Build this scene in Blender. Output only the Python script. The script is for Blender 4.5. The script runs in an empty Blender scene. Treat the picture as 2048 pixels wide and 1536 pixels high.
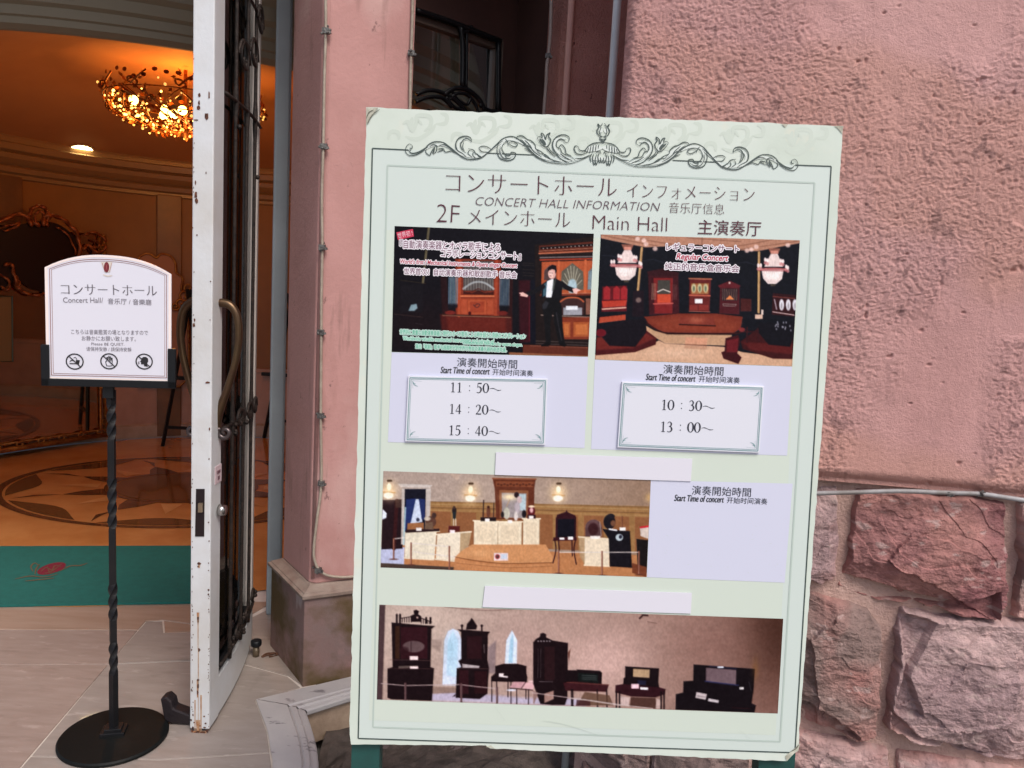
import bpy, math, random
import numpy as np
from mathutils import Vector
random.seed(7); rng = np.random.default_rng(7)
SC = bpy.context.scene; COL = SC.collection
rad = math.radians
# ------------------------------------------------------------------ camera, sky, sun, exposure
F = 1538.0; PITCH = rad(7); ROLL = rad(3.2); EYE = np.array([0., 0., 1.5])
fwd = np.array([0, math.cos(PITCH), -math.sin(PITCH)]); up0 = np.array([0, math.sin(PITCH), math.cos(PITCH)]); rt0 = np.array([1., 0, 0])
RT = math.cos(ROLL)*rt0 + math.sin(ROLL)*up0; UP = -math.sin(ROLL)*rt0 + math.cos(ROLL)*up0
cam = bpy.data.cameras.new('camera'); cam.sensor_width = 36; cam.lens = F/2048*36; cam.clip_end = 800; cam.clip_start = .02
camo = bpy.data.objects.new('camera', cam); COL.objects.link(camo)
from mathutils import Matrix
M = Matrix(((RT[0], UP[0], -fwd[0], EYE[0]), (RT[1], UP[1], -fwd[1], EYE[1]), (RT[2], UP[2], -fwd[2], EYE[2]), (0, 0, 0, 1)))
camo.matrix_world = M; SC.camera = camo
cam.dof.use_dof = False
w = bpy.data.worlds.new('World'); SC.world = w; w.use_nodes = True
nt = w.node_tree; bg = nt.nodes['Background']; sky = nt.nodes.new('ShaderNodeTexSky'); sky.sky_type = 'NISHITA'; sky.sun_disc = False
SUN_EL, SUN_AZ = rad(52), rad(150)      # azimuth clockwise from +Y: behind the camera, to the right
sky.sun_elevation = SUN_EL; sky.sun_rotation = SUN_AZ; sky.dust_density = 3; sky.air_density = 1.0; sky.ozone_density = .6
nt.links.new(sky.outputs[0], bg.inputs[0]); bg.inputs[1].default_value = .11
sl = bpy.data.lights.new('sun', 'SUN'); sl.energy = 1.5; sl.angle = rad(24); sl.color = (1, .95, .9)
so = bpy.data.objects.new('sun', sl); COL.objects.link(so)
sd = Vector((math.sin(SUN_AZ)*math.cos(SUN_EL), math.cos(SUN_AZ)*math.cos(SUN_EL), math.sin(SUN_EL)))
so.rotation_euler = sd.to_track_quat('Z', 'Y').to_euler(); so.location = (3, -6, 9)
SC.view_settings.view_transform = 'Standard'; SC.view_settings.look = 'None'; SC.view_settings.exposure = 0.6; SC.view_settings.gamma = 1
try: SC.cycles.use_denoising = True; SC.cycles.max_bounces = 8
except Exception: pass

# ------------------------------------------------------------------ measuring helpers (rays through photo pixels meet real planes)
def ray(u, v): return fwd + (u-1024)/F*RT - (v-768)/F*UP
def G(u, v, z=0.): d = ray(u, v); return EYE + d*((z-1.5)/d[2])
def AY(u, v, Y): d = ray(u, v); return EYE + d*(Y/d[1])
def ON(u, v, p, n): d = ray(u, v); p = np.array(p, float); n = np.array(n, float); return EYE + d*(((p-EYE) @ n)/(d @ n))
def PROJ(P):
    d = np.asarray(P)-EYE; z = d @ fwd; return 1024+F*(d @ RT)/z, 768-F*(d @ UP)/z
def lin(c):
    c = np.asarray(c, float)/255.; return np.where(c <= .04045, c/12.92, ((c+.055)/1.055)**2.4)
# ------------------------------------------------------------------ materials
MATS = {}
def S(m, k, v):
    if k in m.inputs: m.inputs[k].default_value = v
DIM = {}
def mat(name, col, rough=.6, metal=0., col2=None, cs=6., bump=0., bs=40., detail=6., fac=(.35, .65), spec=.5, coat=0., stretch=None, bump2=None, emis=None, es=0, voro=False, spots=None):
    if name in MATS: return MATS[name]
    m = bpy.data.materials.new(name); m.use_nodes = True; t = m.node_tree; N = t.nodes; L = t.links; b = N['Principled BSDF']
    S(b, 'Roughness', rough); S(b, 'Metallic', metal); S(b, 'Specular IOR Level', spec); S(b, 'Coat Weight', coat)
    b.inputs['Base Color'].default_value = (*col, 1)
    geo = N.new('ShaderNodeNewGeometry'); vec = geo.outputs['Position']
    if stretch:
        mp = N.new('ShaderNodeMapping'); mp.inputs['Scale'].default_value = stretch[:3]
        if len(stretch) > 3: mp.inputs['Rotation'].default_value = (0, 0, stretch[3])
        L.new(vec, mp.inputs[0]); vec2 = mp.outputs[0]
    else: vec2 = vec
    last = None
    if col2 is not None:
        n = N.new('ShaderNodeTexNoise'); n.inputs['Scale'].default_value = cs; n.inputs['Detail'].default_value = detail; n.inputs['Roughness'].default_value = .62; L.new(vec2, n.inputs[0])
        r = N.new('ShaderNodeValToRGB'); r.color_ramp.elements[0].position = fac[0]; r.color_ramp.elements[1].position = fac[1]
        r.color_ramp.elements[0].color = (*col, 1); r.color_ramp.elements[1].color = (*col2, 1); L.new(n.outputs['Fac'], r.inputs[0]); last = r.outputs[0]
    if spots:       # (colour, scale, threshold)
        for sc_, ss, th, sc3, *wd_ in spots:
            n = N.new('ShaderNodeTexNoise'); n.inputs['Scale'].default_value = ss; n.inputs['Detail'].default_value = 4; n.inputs['Roughness'].default_value = .6
            mp = N.new('ShaderNodeMapping'); mp.inputs['Scale'].default_value = sc3; L.new(vec, mp.inputs[0]); L.new(mp.outputs[0], n.inputs[0])
            r = N.new('ShaderNodeValToRGB'); r.color_ramp.elements[0].position = th; r.color_ramp.elements[1].position = min(1, th+(wd_[0] if wd_ else .035)); L.new(n.outputs['Fac'], r.inputs[0])
            mx = N.new('ShaderNodeMixRGB'); mx.inputs[1].default_value = (*col, 1); mx.inputs[2].default_value = (*sc_, 1); L.new(r.outputs[0], mx.inputs[0])
            if last: L.new(last, mx.inputs[1])
            last = mx.outputs[0]
    if last: L.new(last, b.inputs['Base Color'])
    if bump:
        n = N.new('ShaderNodeTexNoise'); n.inputs['Scale'].default_value = bs; n.inputs['Detail'].default_value = 8; n.inputs['Roughness'].default_value = .65; L.new(vec2 if stretch else vec, n.inputs[0])
        bp = N.new('ShaderNodeBump'); bp.inputs['Strength'].default_value = bump; bp.inputs['Distance'].default_value = .01 if not bump2 else bump2; L.new(n.outputs['Fac'], bp.inputs['Height'])
        if voro:
            v = N.new('ShaderNodeTexVoronoi'); v.inputs['Scale'].default_value = bs*1.3; L.new(vec, v.inputs[0])
            ma = N.new('ShaderNodeMath'); ma.operation = 'MULTIPLY'; L.new(n.outputs['Fac'], ma.inputs[0]); L.new(v.outputs['Distance'], ma.inputs[1]); L.new(ma.outputs[0], bp.inputs['Height'])
        L.new(bp.outputs[0], b.inputs['Normal'])
    if emis is not None:
        b.inputs['Emission Color'].default_value = (*emis, 1); b.inputs['Emission Strength'].default_value = es
    MATS[name] = m; return m
def ink(name, rgb, rough=.45): return mat(name, tuple(lin(rgb)*.85), rough)
def glass_mat(name, tint=(.9, .95, .93), rough=.02, mixf=.12):
    m = bpy.data.materials.new(name); m.use_nodes = True; t = m.node_tree; N = t.nodes; L = t.links; N.remove(N['Principled BSDF'])
    tr = N.new('ShaderNodeBsdfTransparent'); tr.inputs[0].default_value = (*tint, 1); gl = N.new('ShaderNodeBsdfGlossy'); gl.inputs['Roughness'].default_value = rough
    fr = N.new('ShaderNodeFresnel'); fr.inputs[0].default_value = 1.5; mx = N.new('ShaderNodeMixShader'); L.new(fr.outputs[0], mx.inputs[0]); L.new(tr.outputs[0], mx.inputs[1]); L.new(gl.outputs[0], mx.inputs[2])
    L.new(mx.outputs[0], N['Material Output'].inputs[0]); return m
def vcol_mat(name, rough=.5, bump=0, bs=60., dist=.004, nscale=None):
    m = bpy.data.materials.new(name); m.use_nodes = True; t = m.node_tree; N = t.nodes; L = t.links; b = N['Principled BSDF']; S(b, 'Roughness', rough)
    a = N.new('ShaderNodeAttribute'); a.attribute_name = 'tone'; L.new(a.outputs['Color'], b.inputs['Base Color'])
    if bump:
        geo = N.new('ShaderNodeNewGeometry'); n = N.new('ShaderNodeTexNoise'); n.inputs['Scale'].default_value = bs; n.inputs['Detail'].default_value = 9; n.inputs['Roughness'].default_value = .68
        L.new(geo.outputs['Position'], n.inputs[0]); bp = N.new('ShaderNodeBump'); bp.inputs['Strength'].default_value = bump; bp.inputs['Distance'].default_value = dist
        L.new(n.outputs['Fac'], bp.inputs['Height']); L.new(bp.outputs[0], b.inputs['Normal'])
    return m
# ------------------------------------------------------------------ object helpers
ORG = {}
def org(o): return ORG.get(o.name, np.zeros(3)) if o else np.zeros(3)
def empty(name, loc, label, cat, group=None):
    o = bpy.data.objects.new(name, None); COL.objects.link(o); o.location = tuple(loc); o.empty_display_size = .1
    ORG[o.name] = np.array(loc, float); o['label'] = label; o['category'] = cat
    if group: o['group'] = group
    return o
def tag(o, label=None, cat=None, kind=None, group=None):
    if label: o['label'] = label
    if cat: o['category'] = cat
    if kind: o['kind'] = kind
    if group: o['group'] = group
    return o
def obj(name, v, f, m, parent=None, smooth=False, label=None, kind=None, bevel=0):
    v = np.asarray(v, float).reshape(-1, 3) - org(parent)
    me = bpy.data.meshes.new(name); me.from_pydata(v.tolist(), [], [tuple(int(i) for i in q) for q in f]); me.update()
    if m: me.materials.append(m)
    if smooth: me.polygons.foreach_set('use_smooth', [True]*len(me.polygons))
    o = bpy.data.objects.new(name, me); COL.objects.link(o); ORG[o.name] = org(parent)
    if parent: o.parent = parent
    if label: o['label'] = label
    if kind: o['kind'] = kind
    if bevel:
        bm = o.modifiers.new('bevel', 'BEVEL'); bm.width = bevel; bm.segments = 2; bm.limit_method = 'ANGLE'
    return o
class MB:
    def __init__(s): s.v = []; s.f = []
    def add(s, v, f):
        n = len(s.v); s.v += [tuple(map(float, p)) for p in v]; s.f += [tuple(i+n for i in q) for q in f]; return s
    def prism(s, pts, z0, z1):      # pts counter-clockwise in plan
        n = len(pts); a = [(p[0], p[1], z0) for p in pts]+[(p[0], p[1], z1) for p in pts]
        f = [tuple(range(n-1, -1, -1)), tuple(range(n, 2*n))]+[(i, (i+1) % n, n+(i+1) % n, n+i) for i in range(n)]; return s.add(a, f)
    def extr(s, poly3, n, d):       # polygon in 3d pushed along n by d
        k = len(poly3); P = np.array(poly3, float); Q = P+np.array(n)*d
        f = [tuple(range(k-1, -1, -1)), tuple(range(k, 2*k))]+[(i, (i+1) % k, k+(i+1) % k, k+i) for i in range(k)]; return s.add(list(P)+list(Q), f)
    def box(s, c, ax, ay, az, sx, sy, sz):
        c, ax, ay, az = map(np.array, (c, ax, ay, az)); v = [c+ax*sx*i/2+ay*sy*j/2+az*sz*k/2 for k in (-1, 1) for j in (-1, 1) for i in (-1, 1)]
        return s.add(v, [(0, 2, 3, 1), (4, 5, 7, 6), (0, 1, 5, 4), (2, 6, 7, 3), (0, 4, 6, 2), (1, 3, 7, 5)])
    def tube(s, path, r, n=8, caps=True, twist=0, sq=False):
        P = np.array(path, float); k = len(P); R_ = np.full(k, r) if np.isscalar(r) else np.array(r, float)
        T = np.gradient(P, axis=0); T /= np.linalg.norm(T, axis=1)[:, None]+1e-12
        ref = np.array([0, 0, 1.]) if abs(T[0][2]) < .9 else np.array([1., 0, 0]); u = np.cross(T[0], ref); u /= np.linalg.norm(u); vs = []
        for i in range(k):
            u = u-T[i]*(u @ T[i]); u /= np.linalg.norm(u); w_ = np.cross(T[i], u)
            for j in range(n):
                a = 2*math.pi*j/n+twist*i
                vs.append(P[i]+R_[i]*(math.cos(a)*u+math.sin(a)*w_))
        f = [(i*n+j, i*n+(j+1) % n, (i+1)*n+(j+1) % n, (i+1)*n+j) for i in range(k-1) for j in range(n)]
        if caps: f += [tuple(range(n-1, -1, -1)), tuple(range((k-1)*n, k*n))]
        return s.add(vs, f)
    def sph(s, c, r, nu=8, nv=6, sc=(1, 1, 1)):
        v = [];
        for i in range(nv+1):
            th = math.pi*i/nv
            for j in range(nu): ph = 2*math.pi*j/nu; v.append((c[0]+r*sc[0]*math.sin(th)*math.cos(ph), c[1]+r*sc[1]*math.sin(th)*math.sin(ph), c[2]+r*sc[2]*math.cos(th)))
        return s.add(v, [(i*nu+j, i*nu+(j+1) % nu, (i+1)*nu+(j+1) % nu, (i+1)*nu+j) for i in range(nv) for j in range(nu)])
    def lathe(s, c, prof, n=32, ph0=0, ph1=2*math.pi):     # prof (r,z) ; phi measured from -Y towards +X
        full = abs(ph1-ph0-2*math.pi) < 1e-6; m = n if full else n+1; v = []
        for r_, z_ in prof:
            for j in range(m): a = ph0+(ph1-ph0)*j/n; v.append((c[0]+r_*math.sin(a), c[1]-r_*math.cos(a), z_))
        return s.add(v, [(i*m+j, i*m+(j+1) % m, (i+1)*m+(j+1) % m, (i+1)*m+j) for i in range(len(prof)-1) for j in range(n)])
    def out(s, name, m, parent=None, **k): return obj(name, s.v, s.f, m, parent, **k)
def spline(pts, k=6, closed=False):
    P = [np.array(p, float) for p in pts]; n = len(P); out = []
    for i in range(n if closed else n-1):
        a, b, c, d = (P[(i+o) % n] if closed else P[min(max(i+o, 0), n-1)] for o in (-1, 0, 1, 2))
        for t in np.arange(k)/k: out.append(.5*((2*b)+(-a+c)*t+(2*a-5*b+4*c-d)*t*t+(-a+3*b-3*c+d)*t**3))
    if not closed: out.append(P[-1])
    return np.array(out)
def vn(x, y, z, seed=0):
    xi, yi, zi = np.floor(x), np.floor(y), np.floor(z); fx, fy, fz = x-xi, y-yi, z-zi; s = lambda t: t*t*(3-2*t); fx, fy, fz = s(fx), s(fy), s(fz)
    def h(a, b, c): q = np.sin(a*127.1+b*311.7+c*74.7+seed*53.3)*43758.5453; return q-np.floor(q)
    r = 0
    for i in (0, 1):
        for j in (0, 1):
            for k in (0, 1): r = r+h(xi+i, yi+j, zi+k)*(fx if i else 1-fx)*(fy if j else 1-fy)*(fz if k else 1-fz)
    return r
def fbm(x, y, z, oc=5, seed=0, g=.5):
    r = 0; a = 1; t = 0
    for i in range(oc): r = r+a*vn(x*2**i+i*7.3, y*2**i+i*3.1, z*2**i, seed+i); t += a; a *= g
    return r/t
# ------------------------------------------------------------------ materials used all over
m_pink = mat('pink_render', (.53, .285, .265), .88, col2=(.45, .235, .215), cs=2.2, bump=.25, bs=55, spots=[((.36, .18, .16), 5, .62, (1, 1, .35), .2), ((.60, .39, .36), 3, .54, (1, 1, .5), .2), ((.33, .18, .16), 14, .60, (1, 1, .12), .12), ((.28, .15, .14), 30, .68, (1, 1, .7), .05)])
m_plinth = mat('plinth_stone', (.20, .145, .135), .75, col2=(.25, .13, .115), cs=3.5, bump=.3, bs=70, fac=(.3, .7), spots=[((.10, .062, .022), 3.2, .44, (1, 1, 1.2), .14), ((.38, .21, .20), 4, .58, (1, 1, .5), .1), ((.42, .36, .35), 6, .62, (1, 1, .5), .12)])
m_mould = mat('moulding_stone', (.30, .235, .195), .8, col2=(.20, .13, .105), cs=9, bump=.25, bs=90)
m_iron = mat('black_iron', (.007, .0075, .009), .42, spec=.25, bump=.15, bs=160, col2=(.012, .011, .012), cs=20)
m_ironold = mat('worn_dark_iron', (.012, .010, .010), .5, .2, spec=.3, col2=(.045, .03, .024), cs=60, bump=.5, bs=140)
m_black = mat('black_paint', (.005, .006, .008), .4, spec=.3)
m_white = mat('white_door_paint', (.66, .68, .70), .38, col2=(.58, .57, .55), cs=4, bump=.12, bs=60, spots=[((.09, .06, .06), 55, .735, (1, 1, .6)), ((.28, .12, .05), 40, .765, (1, 1, .25))])
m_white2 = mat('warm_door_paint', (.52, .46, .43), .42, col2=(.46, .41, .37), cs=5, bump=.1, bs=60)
m_rust = mat('rust', (.16, .05, .02), .8, col2=(.05, .02, .015), cs=120, bump=.4, bs=200)
m_rusts = mat('rust_stain', (.34, .14, .05), .7, col2=(.52, .36, .24), cs=60)
m_grey = mat('grey_post_paint', (.27, .31, .325), .4, bump=.05, bs=40, col2=(.22, .25, .265), cs=3)
m_bronze = mat('bronze', (.13, .085, .045), .34, .85, col2=(.10, .055, .035), cs=14, bump=.1, bs=60)
m_steel = mat('steel', (.5, .48, .46), .25, 1.)
m_gold = mat('gilded_wood', (.42, .20, .05), .38, .6, col2=(.20, .06, .02), cs=18, bump=.4, bs=60)
m_cable = mat('cable_sleeve', (.42, .36, .29), .6, col2=(.30, .24, .19), cs=30)
m_clip = mat('weathered_clip', (.20, .20, .19), .45, .5, col2=(.06, .05, .05), cs=90, bump=.4, bs=160)
m_conduit = mat('grey_conduit', (.36, .35, .36), .5, col2=(.2, .18, .17), cs=20, bump=.1, bs=80)
m_glass = glass_mat('clear_glass'); m_dglass = glass_mat('window_glass', (.88, .86, .8))
m_ochre = mat('ochre_hall_wall', (.24, .10, .025), .5, col2=(.19, .075, .018), cs=2)
m_marbw = mat('pink_marble_dado', (.42, .24, .19), .3, col2=(.33, .18, .14), cs=4)
m_cornice = mat('hall_cornice_plaster', (.26, .155, .08), .35)
m_ceil = mat('hall_ceiling_plaster', (.44, .20, .085), .75, col2=(.37, .155, .06), cs=1.3)
m_marble = mat('polished_hall_marble', (.62, .27, .09), .10, col2=(.50, .19, .055), cs=3, coat=.5)
m_marbd = mat('dark_inlay_marble', (.09, .035, .016), .10, col2=(.17, .06, .022), cs=14, coat=.5)
m_mosa = mat('mosaic_marble', (.20, .08, .025), .12, col2=(.09, .035, .013), cs=40, coat=.4)
m_marbl = mat('light_inlay_marble', (.70, .34, .13), .10, col2=(.58, .26, .085), cs=5, coat=.5)
# ------------------------------------------------------------------ the ground outside
RD = (-.22, .305)
obj('ground', [(-300, -300, -.2), (300, -300, -.2), (300, 300, -.2), (-300, 300, -.2)], [(0, 1, 2, 3)], mat('pavement', (.2, .18, .165), .85, col2=(.15, .135, .12), cs=3, bump=.3, bs=20), kind='structure')
# rocky bed below the board
nx, ny = 90, 60; X, Y = np.meshgrid(np.linspace(-.6, 2.2, nx), np.linspace(1.5, 3.6, ny))
Z = -.23+.17*fbm(X*5, Y*5, X*0, 5, 3)+.05*np.abs(fbm(X*14, Y*14, X*0, 3, 9)-.5)
o = obj('ground_bed', np.stack([X, Y, Z], -1).reshape(-1, 3), [(j*nx+i, j*nx+i+1, (j+1)*nx+i+1, (j+1)*nx+i) for j in range(ny-1) for i in range(nx-1)],
        mat('dark_rocky_soil', (.055, .042, .034), .9, col2=(.12, .09, .075), cs=16, bump=.7, bs=50), kind='structure')
# ------------------------------------------------------------------ deck of stone tiles
def gp(l, z=0.): return [tuple(G(u, v, z)[:2]) for u, v in l]
edge_in = [G(512, 1400)[:2], G(522, 1428)[:2], G(535, 1462)[:2], G(541, 1500)[:2], G(545, 1536)[:2], np.array([-.60, 1.9]), np.array([-.52, 1.2]), np.array([-.45, 0.2]), np.array([-.4, -1.5])]
edge_out = [G(612, 1418)[:2], G(623, 1450)[:2], G(632, 1482)[:2], G(636, 1510)[:2], G(637, 1536)[:2], np.array([-.46, 1.9]), np.array([-.38, 1.2]), np.array([-.31, .2]), np.array([-.26, -1.5])]
m_tile = [mat('pinkish_travertine', (.335, .255, .22), .55, col2=(.285, .21, .178), cs=4, stretch=(1.5, 9, 1, .25), bump=.12, bs=30, coat=.15, spots=[((.245, .178, .15), 6, .58, (1, 2.6, 1), .14), ((.40, .31, .27), 9, .60, (1, 3, 1), .1)]),
          mat('grey_beige_travertine', (.325, .275, .245), .55, col2=(.28, .232, .203), cs=4, stretch=(1.5, 7, 1, .35), bump=.12, bs=30, coat=.15, spots=[((.235, .195, .172), 6, .58, (1, 2.2, 1), .14), ((.39, .33, .295), 9, .60, (1, 3, 1), .1)]),
          mat('warm_travertine', (.37, .26, .20), .5, col2=(.31, .205, .15), cs=2.2, stretch=(1.5, 10, 1, .1), bump=.1, bs=30, coat=.2)]
deck = obj('entrance_floor', [(-6, -3, -.004), (-.42, -3, -.004), (-.46, .2, -.004), (-.53, 1.2, -.004), (-.57, 1.9, -.004), (-.62, 2.2, -.004), (-.71, 2.4, -.004), (-.79, 2.56, -.004), (-.66, 2.70, -.004), (-.93, 3.0, -.004), (-.9, 3.6, -.004), (-6, 3.6, -.004)], [tuple(range(12))], mat('pale_grout', (.62, .55, .49), .8, col2=(.52, .45, .40), cs=20), kind='structure')
A0 = G(292, 1242)[:2]; A1 = G(40, 1536)[:2]; dA = (A1-A0)/np.linalg.norm(A1-A0)
def LA(t): return A0+dA*t
def cut(poly, inset=.0034):
    c = np.mean(poly, 0); r = []
    n = len(poly)
    for i in range(n):
        p, q, s_ = np.array(poly[i-1]), np.array(poly[i]), np.array(poly[(i+1) % n])
        a = (q-p)/max(np.linalg.norm(q-p), 1e-9); b = (s_-q)/max(np.linalg.norm(s_-q), 1e-9)
        na = np.array([-a[1], a[0]]); nb = np.array([-b[1], b[0]]); nn = na+nb; nn /= max(np.linalg.norm(nn), 1e-6); k = inset/max(.35, nn @ na)
        r.append(tuple(q+nn*k))
    return r
yA = G(200, 1262)[1]; yB = G(240, 1328)[1]; yT = G(200, 1205)[1]
def xl(y): return A0[0]+dA[0]/dA[1]*(y-A0[1])
tiles = [
    (2, [(-6, G(0, 1262)[1]-.45), (xl(G(250, 1258)[1]), G(250, 1258)[1]), tuple(A0), (G(326, 1240)[0], G(326, 1240)[1]), (-1.15, 3.12), (-1.05, 3.42), (-2.2, 3.32), (-6, 3.2)]),
    (0, [(-6, G(0, 1330)[1]-.5), (xl(G(215, 1328)[1]), G(215, 1328)[1]), (xl(G(250, 1258)[1]), G(250, 1258)[1]), (-6, G(0, 1262)[1]-.45)]),
    (0, [(-6, .9), (xl(.9), .9), (xl(G(215, 1328)[1]), G(215, 1328)[1]), (-6, G(0, 1330)[1]-.5)]),
    (0, [(-6, -2), (xl(-2.), -2), (xl(.9), .9), (-6, .9)]),
    (1, [tuple(G(215, 1328)[:2]), tuple(G(452, 1318)[:2]), tuple(G(470, 1262)[:2]), tuple(G(328, 1265)[:2]), tuple(G(326, 1242)[:2]), tuple(A0)]),
    (1, [tuple(G(70, 1500)[:2]+np.array([0, 0])), tuple(G(105, 1522)[:2]), tuple(G(320, 1519)[:2]), tuple(G(541, 1505)[:2]), tuple(G(535, 1462)[:2]), tuple(G(512, 1400)[:2]), tuple(G(574, 1384)[:2]), tuple(G(565, 1350)[:2]), tuple(G(452, 1318)[:2]), tuple(G(215, 1328)[:2])]),
]
tiles[5] = (1, [tuple(LA(np.linalg.norm(G(60, 1512)[:2]-A0))), tuple(G(320, 1519)[:2]), tuple(G(541, 1505)[:2]), tuple(G(535, 1462)[:2]), tuple(G(512, 1400)[:2]), tuple(G(603, 1374.5)[:2]), tuple(G(576, 1352)[:2]), tuple(G(452, 1318)[:2]), tuple(G(215, 1328)[:2])])
e5 = LA(np.linalg.norm(G(60, 1512)[:2]-A0))
tiles.append((1, [tuple(e5), (xl(1.2), 1.2), (-.53, 1.2), (-.605, 1.9), tuple(G(545, 1536)[:2]), tuple(G(541, 1505)[:2]), tuple(G(320, 1519)[:2])]))
tiles.append((0, [(xl(1.2), 1.2), (xl(-2.), -2), (-.4, -1.9), (-.46, .2), (-.53, 1.2)]))
tiles.append((1, [tuple(G(452, 1318)[:2]), tuple(G(576, 1352)[:2]), tuple(G(607, 1372)[:2]), (-.93, 3.02), (-1.02, 3.40), (-1.15, 3.12), tuple(G(470, 1262)[:2])]))
tiles.append((2, [tuple(G(326, 1240)[:2]), tuple(G(328, 1265)[:2]), tuple(G(470, 1262)[:2]), (-1.15, 3.12)]))
def ccw(p):
    a = sum(p[i][0]*p[(i+1) % len(p)][1]-p[(i+1) % len(p)][0]*p[i][1] for i in range(len(p))); return p if a > 0 else p[::-1]
tiles = tiles[:1]+[t for t in tiles[1:]]
for k, (mi, p) in enumerate(tiles):
    q = cut(ccw(p)); MB().prism(q, -.05, -.002*(k % 2)*.4).out('tile', m_tile[mi], deck, bevel=.0015)
# marble coping and riser
m_cop = mat('veined_white_marble', (.46, .43, .415), .6, col2=(.39, .36, .36), cs=5, bump=.1, bs=40, spots=[((.20, .18, .185), 9, .60, (1, 2.2, 1), .05)])
cop = obj('kerb', [tuple(p)+(-.06,) for p in edge_in]+[tuple(p)+(-.06,) for p in edge_out], [(i, i+1, 10+i-1+0, 9+i) for i in range(8)], m_cop, kind='structure')
def coping(ei, eo, name='coping_stone'):
    ei = np.array(ei); eo = np.array(eo); prof = [(0, .003), (.62, .003), (.66, -.004), (.70, .001), (.80, .001), (.84, -.006), (.88, -.003), (.97, -.006), (1, -.011), (1, -.024), (.96, -.030), (.9, -.030)]
    n = len(ei); v = []; f = []
    for t, z in prof:
        for i in range(n): p = ei[i]*(1-t)+eo[i]*t; v.append((p[0], p[1], z))
    k = len(prof); f = [(a*n+i, a*n+i+1, (a+1)*n+i+1, (a+1)*n+i) for a in range(k-1) for i in range(n-1)]
    return obj(name, v, f, m_cop, cop)
cA = spline(edge_in[:6], 4); cB = spline(edge_out[:6], 4); coping(cA[::1], cB[::1])
coping(edge_in[5:], edge_out[5:])
b0, b1 = G(512, 1400)[:2], G(700, 1355)[:2]; f0, f1 = G(612, 1418)[:2], G(700, 1390)[:2]
d1 = (b1-b0)/np.linalg.norm(b1-b0); B2 = b1+d1*1.2; F2 = f1+d1*1.2
coping([b0+d1*.004, b1, B2], [f0+d1*.004, f1, F2])
ris = MB(); ring = [np.array(p)-np.array([.015, 0]) for p in cB[::2]]
for P_ in (ring, [f0+np.array([-.005, .02]), f1+np.array([0, .02]), F2+np.array([0, .02])]):
    n = len(P_); ris.add([(p[0], p[1], -.024) for p in P_]+[(p[0], p[1], -.15) for p in P_], [(i, i+1, n+i+1, n+i) for i in range(n-1)])
ris.out('riser', mat('beige_riser_stone', (.48, .35, .25), .8, col2=(.33, .23, .16), cs=14, bump=.3, bs=60), cop)
# ------------------------------------------------------------------ the round hall (centre HC)
HC = np.array([-2.2, 5.12])
def hp(r, ph): a = rad(ph); return np.array([HC[0]+r*math.sin(a), HC[1]-r*math.cos(a)])
hf = MB().lathe(HC, [(0.001, .0015), (1.905, .0015)], 72).out('hall_floor', m_marble, kind='structure')
def inlay(polys, m, h=.004, name='inlay'):
    b = MB()
    for p in polys: b.add([(x, y, h) for x, y in p], [tuple(range(len(p)))])
    return b.out(name, m, hf)
def el(r, a, z=0): return (HC[0]-.06+1.18*r*math.sin(a), HC[1]+.12-.92*r*math.cos(a))
def band(r0, r1, a0, a1, n=10): return [[el(r0, a0+(a1-a0)*i/n), el(r1, a0+(a1-a0)*i/n), el(r1, a0+(a1-a0)*(i+1)/n), el(r0, a0+(a1-a0)*(i+1)/n)] for i in range(n)]
tau = 2*math.pi
inlay(band(.955, 1.0, 0, tau, 72), m_marbd)
for k in range(8):
    a = tau*k/8+.2
    pts = [el(.94*math.cos(t)/1.0 if 0 else .94, a-.33+.66*t) for t in np.linspace(0, 1, 10)]
    inn = [el(.94-.155*math.sin(math.pi*t), a-.33+.66*t) for t in np.linspace(0, 1, 10)]
    inlay([[pts[i], pts[i+1], inn[i+1], inn[i]] for i in range(9)], m_mosa)
    inlay([[el(.66, a+.39), el(.80, a+.39-.0), el(.93, a+.42)][:3]+[el(.80, a+.35)]], m_marbd, name='inlay')
    inlay([[el(.44, a+.39-.20), el(.56, a+.39-.10), el(.66, a+.39), el(.56, a+.39+.10), el(.44, a+.39+.20)]], m_marbd)
    inlay([[el(.47, a-.12), el(.70, a), el(.47, a+.12)]], m_marbl, h=.005)
inlay(band(.40, .435, 0, tau, 48), m_marbd, .005)
inlay([[el(.39, tau*i/40) for i in range(40)]], m_mosa, .005)
# walls
hw = MB(); PH0, PH1 = 76, 322
hw.lathe(HC, [(1.98, .62), (1.98, 2.2)], 96, rad(PH0), rad(PH1)).out('hall_wall', m_ochre, smooth=True, kind='structure')
MB().lathe(HC, [(1.965, .12), (1.965, .60), (1.95, .605), (1.95, .64), (1.98, .645)], 96, rad(PH0), rad(PH1)).out('hall_wall_dado', m_marbw, smooth=False, kind='structure')
MB().lathe(HC, [(1.94, 0), (1.94, .11), (1.965, .125)], 96, rad(PH0), rad(PH1)).out('hall_skirting', mat('skirting_marble', (.42, .30, .24), .3, col2=(.3, .2, .15), cs=6), kind='structure')
MB().lathe(HC, [(1.98, 2.13), (1.96, 2.14), (1.96, 2.165), (1.93, 2.18), (1.92, 2.215), (1.93, 2.225), (1.90, 2.24), (1.86, 2.275), (1.85, 2.31), (1.865, 2.32), (1.83, 2.335), (1.82, 2.38), (1.835, 2.39), (1.835, 2.42), (1.84, 2.441)], 96, rad(PH0), rad(PH1)).out('hall_cornice', m_cornice, smooth=False, kind='structure')
prof = [(1.84*t, 2.44+.36*(1-t*t)) for t in np.linspace(1, 0.001, 14)]
MB().lathe(HC, prof, 72).out('hall_ceiling', m_ceil, smooth=True, kind='structure')
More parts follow.
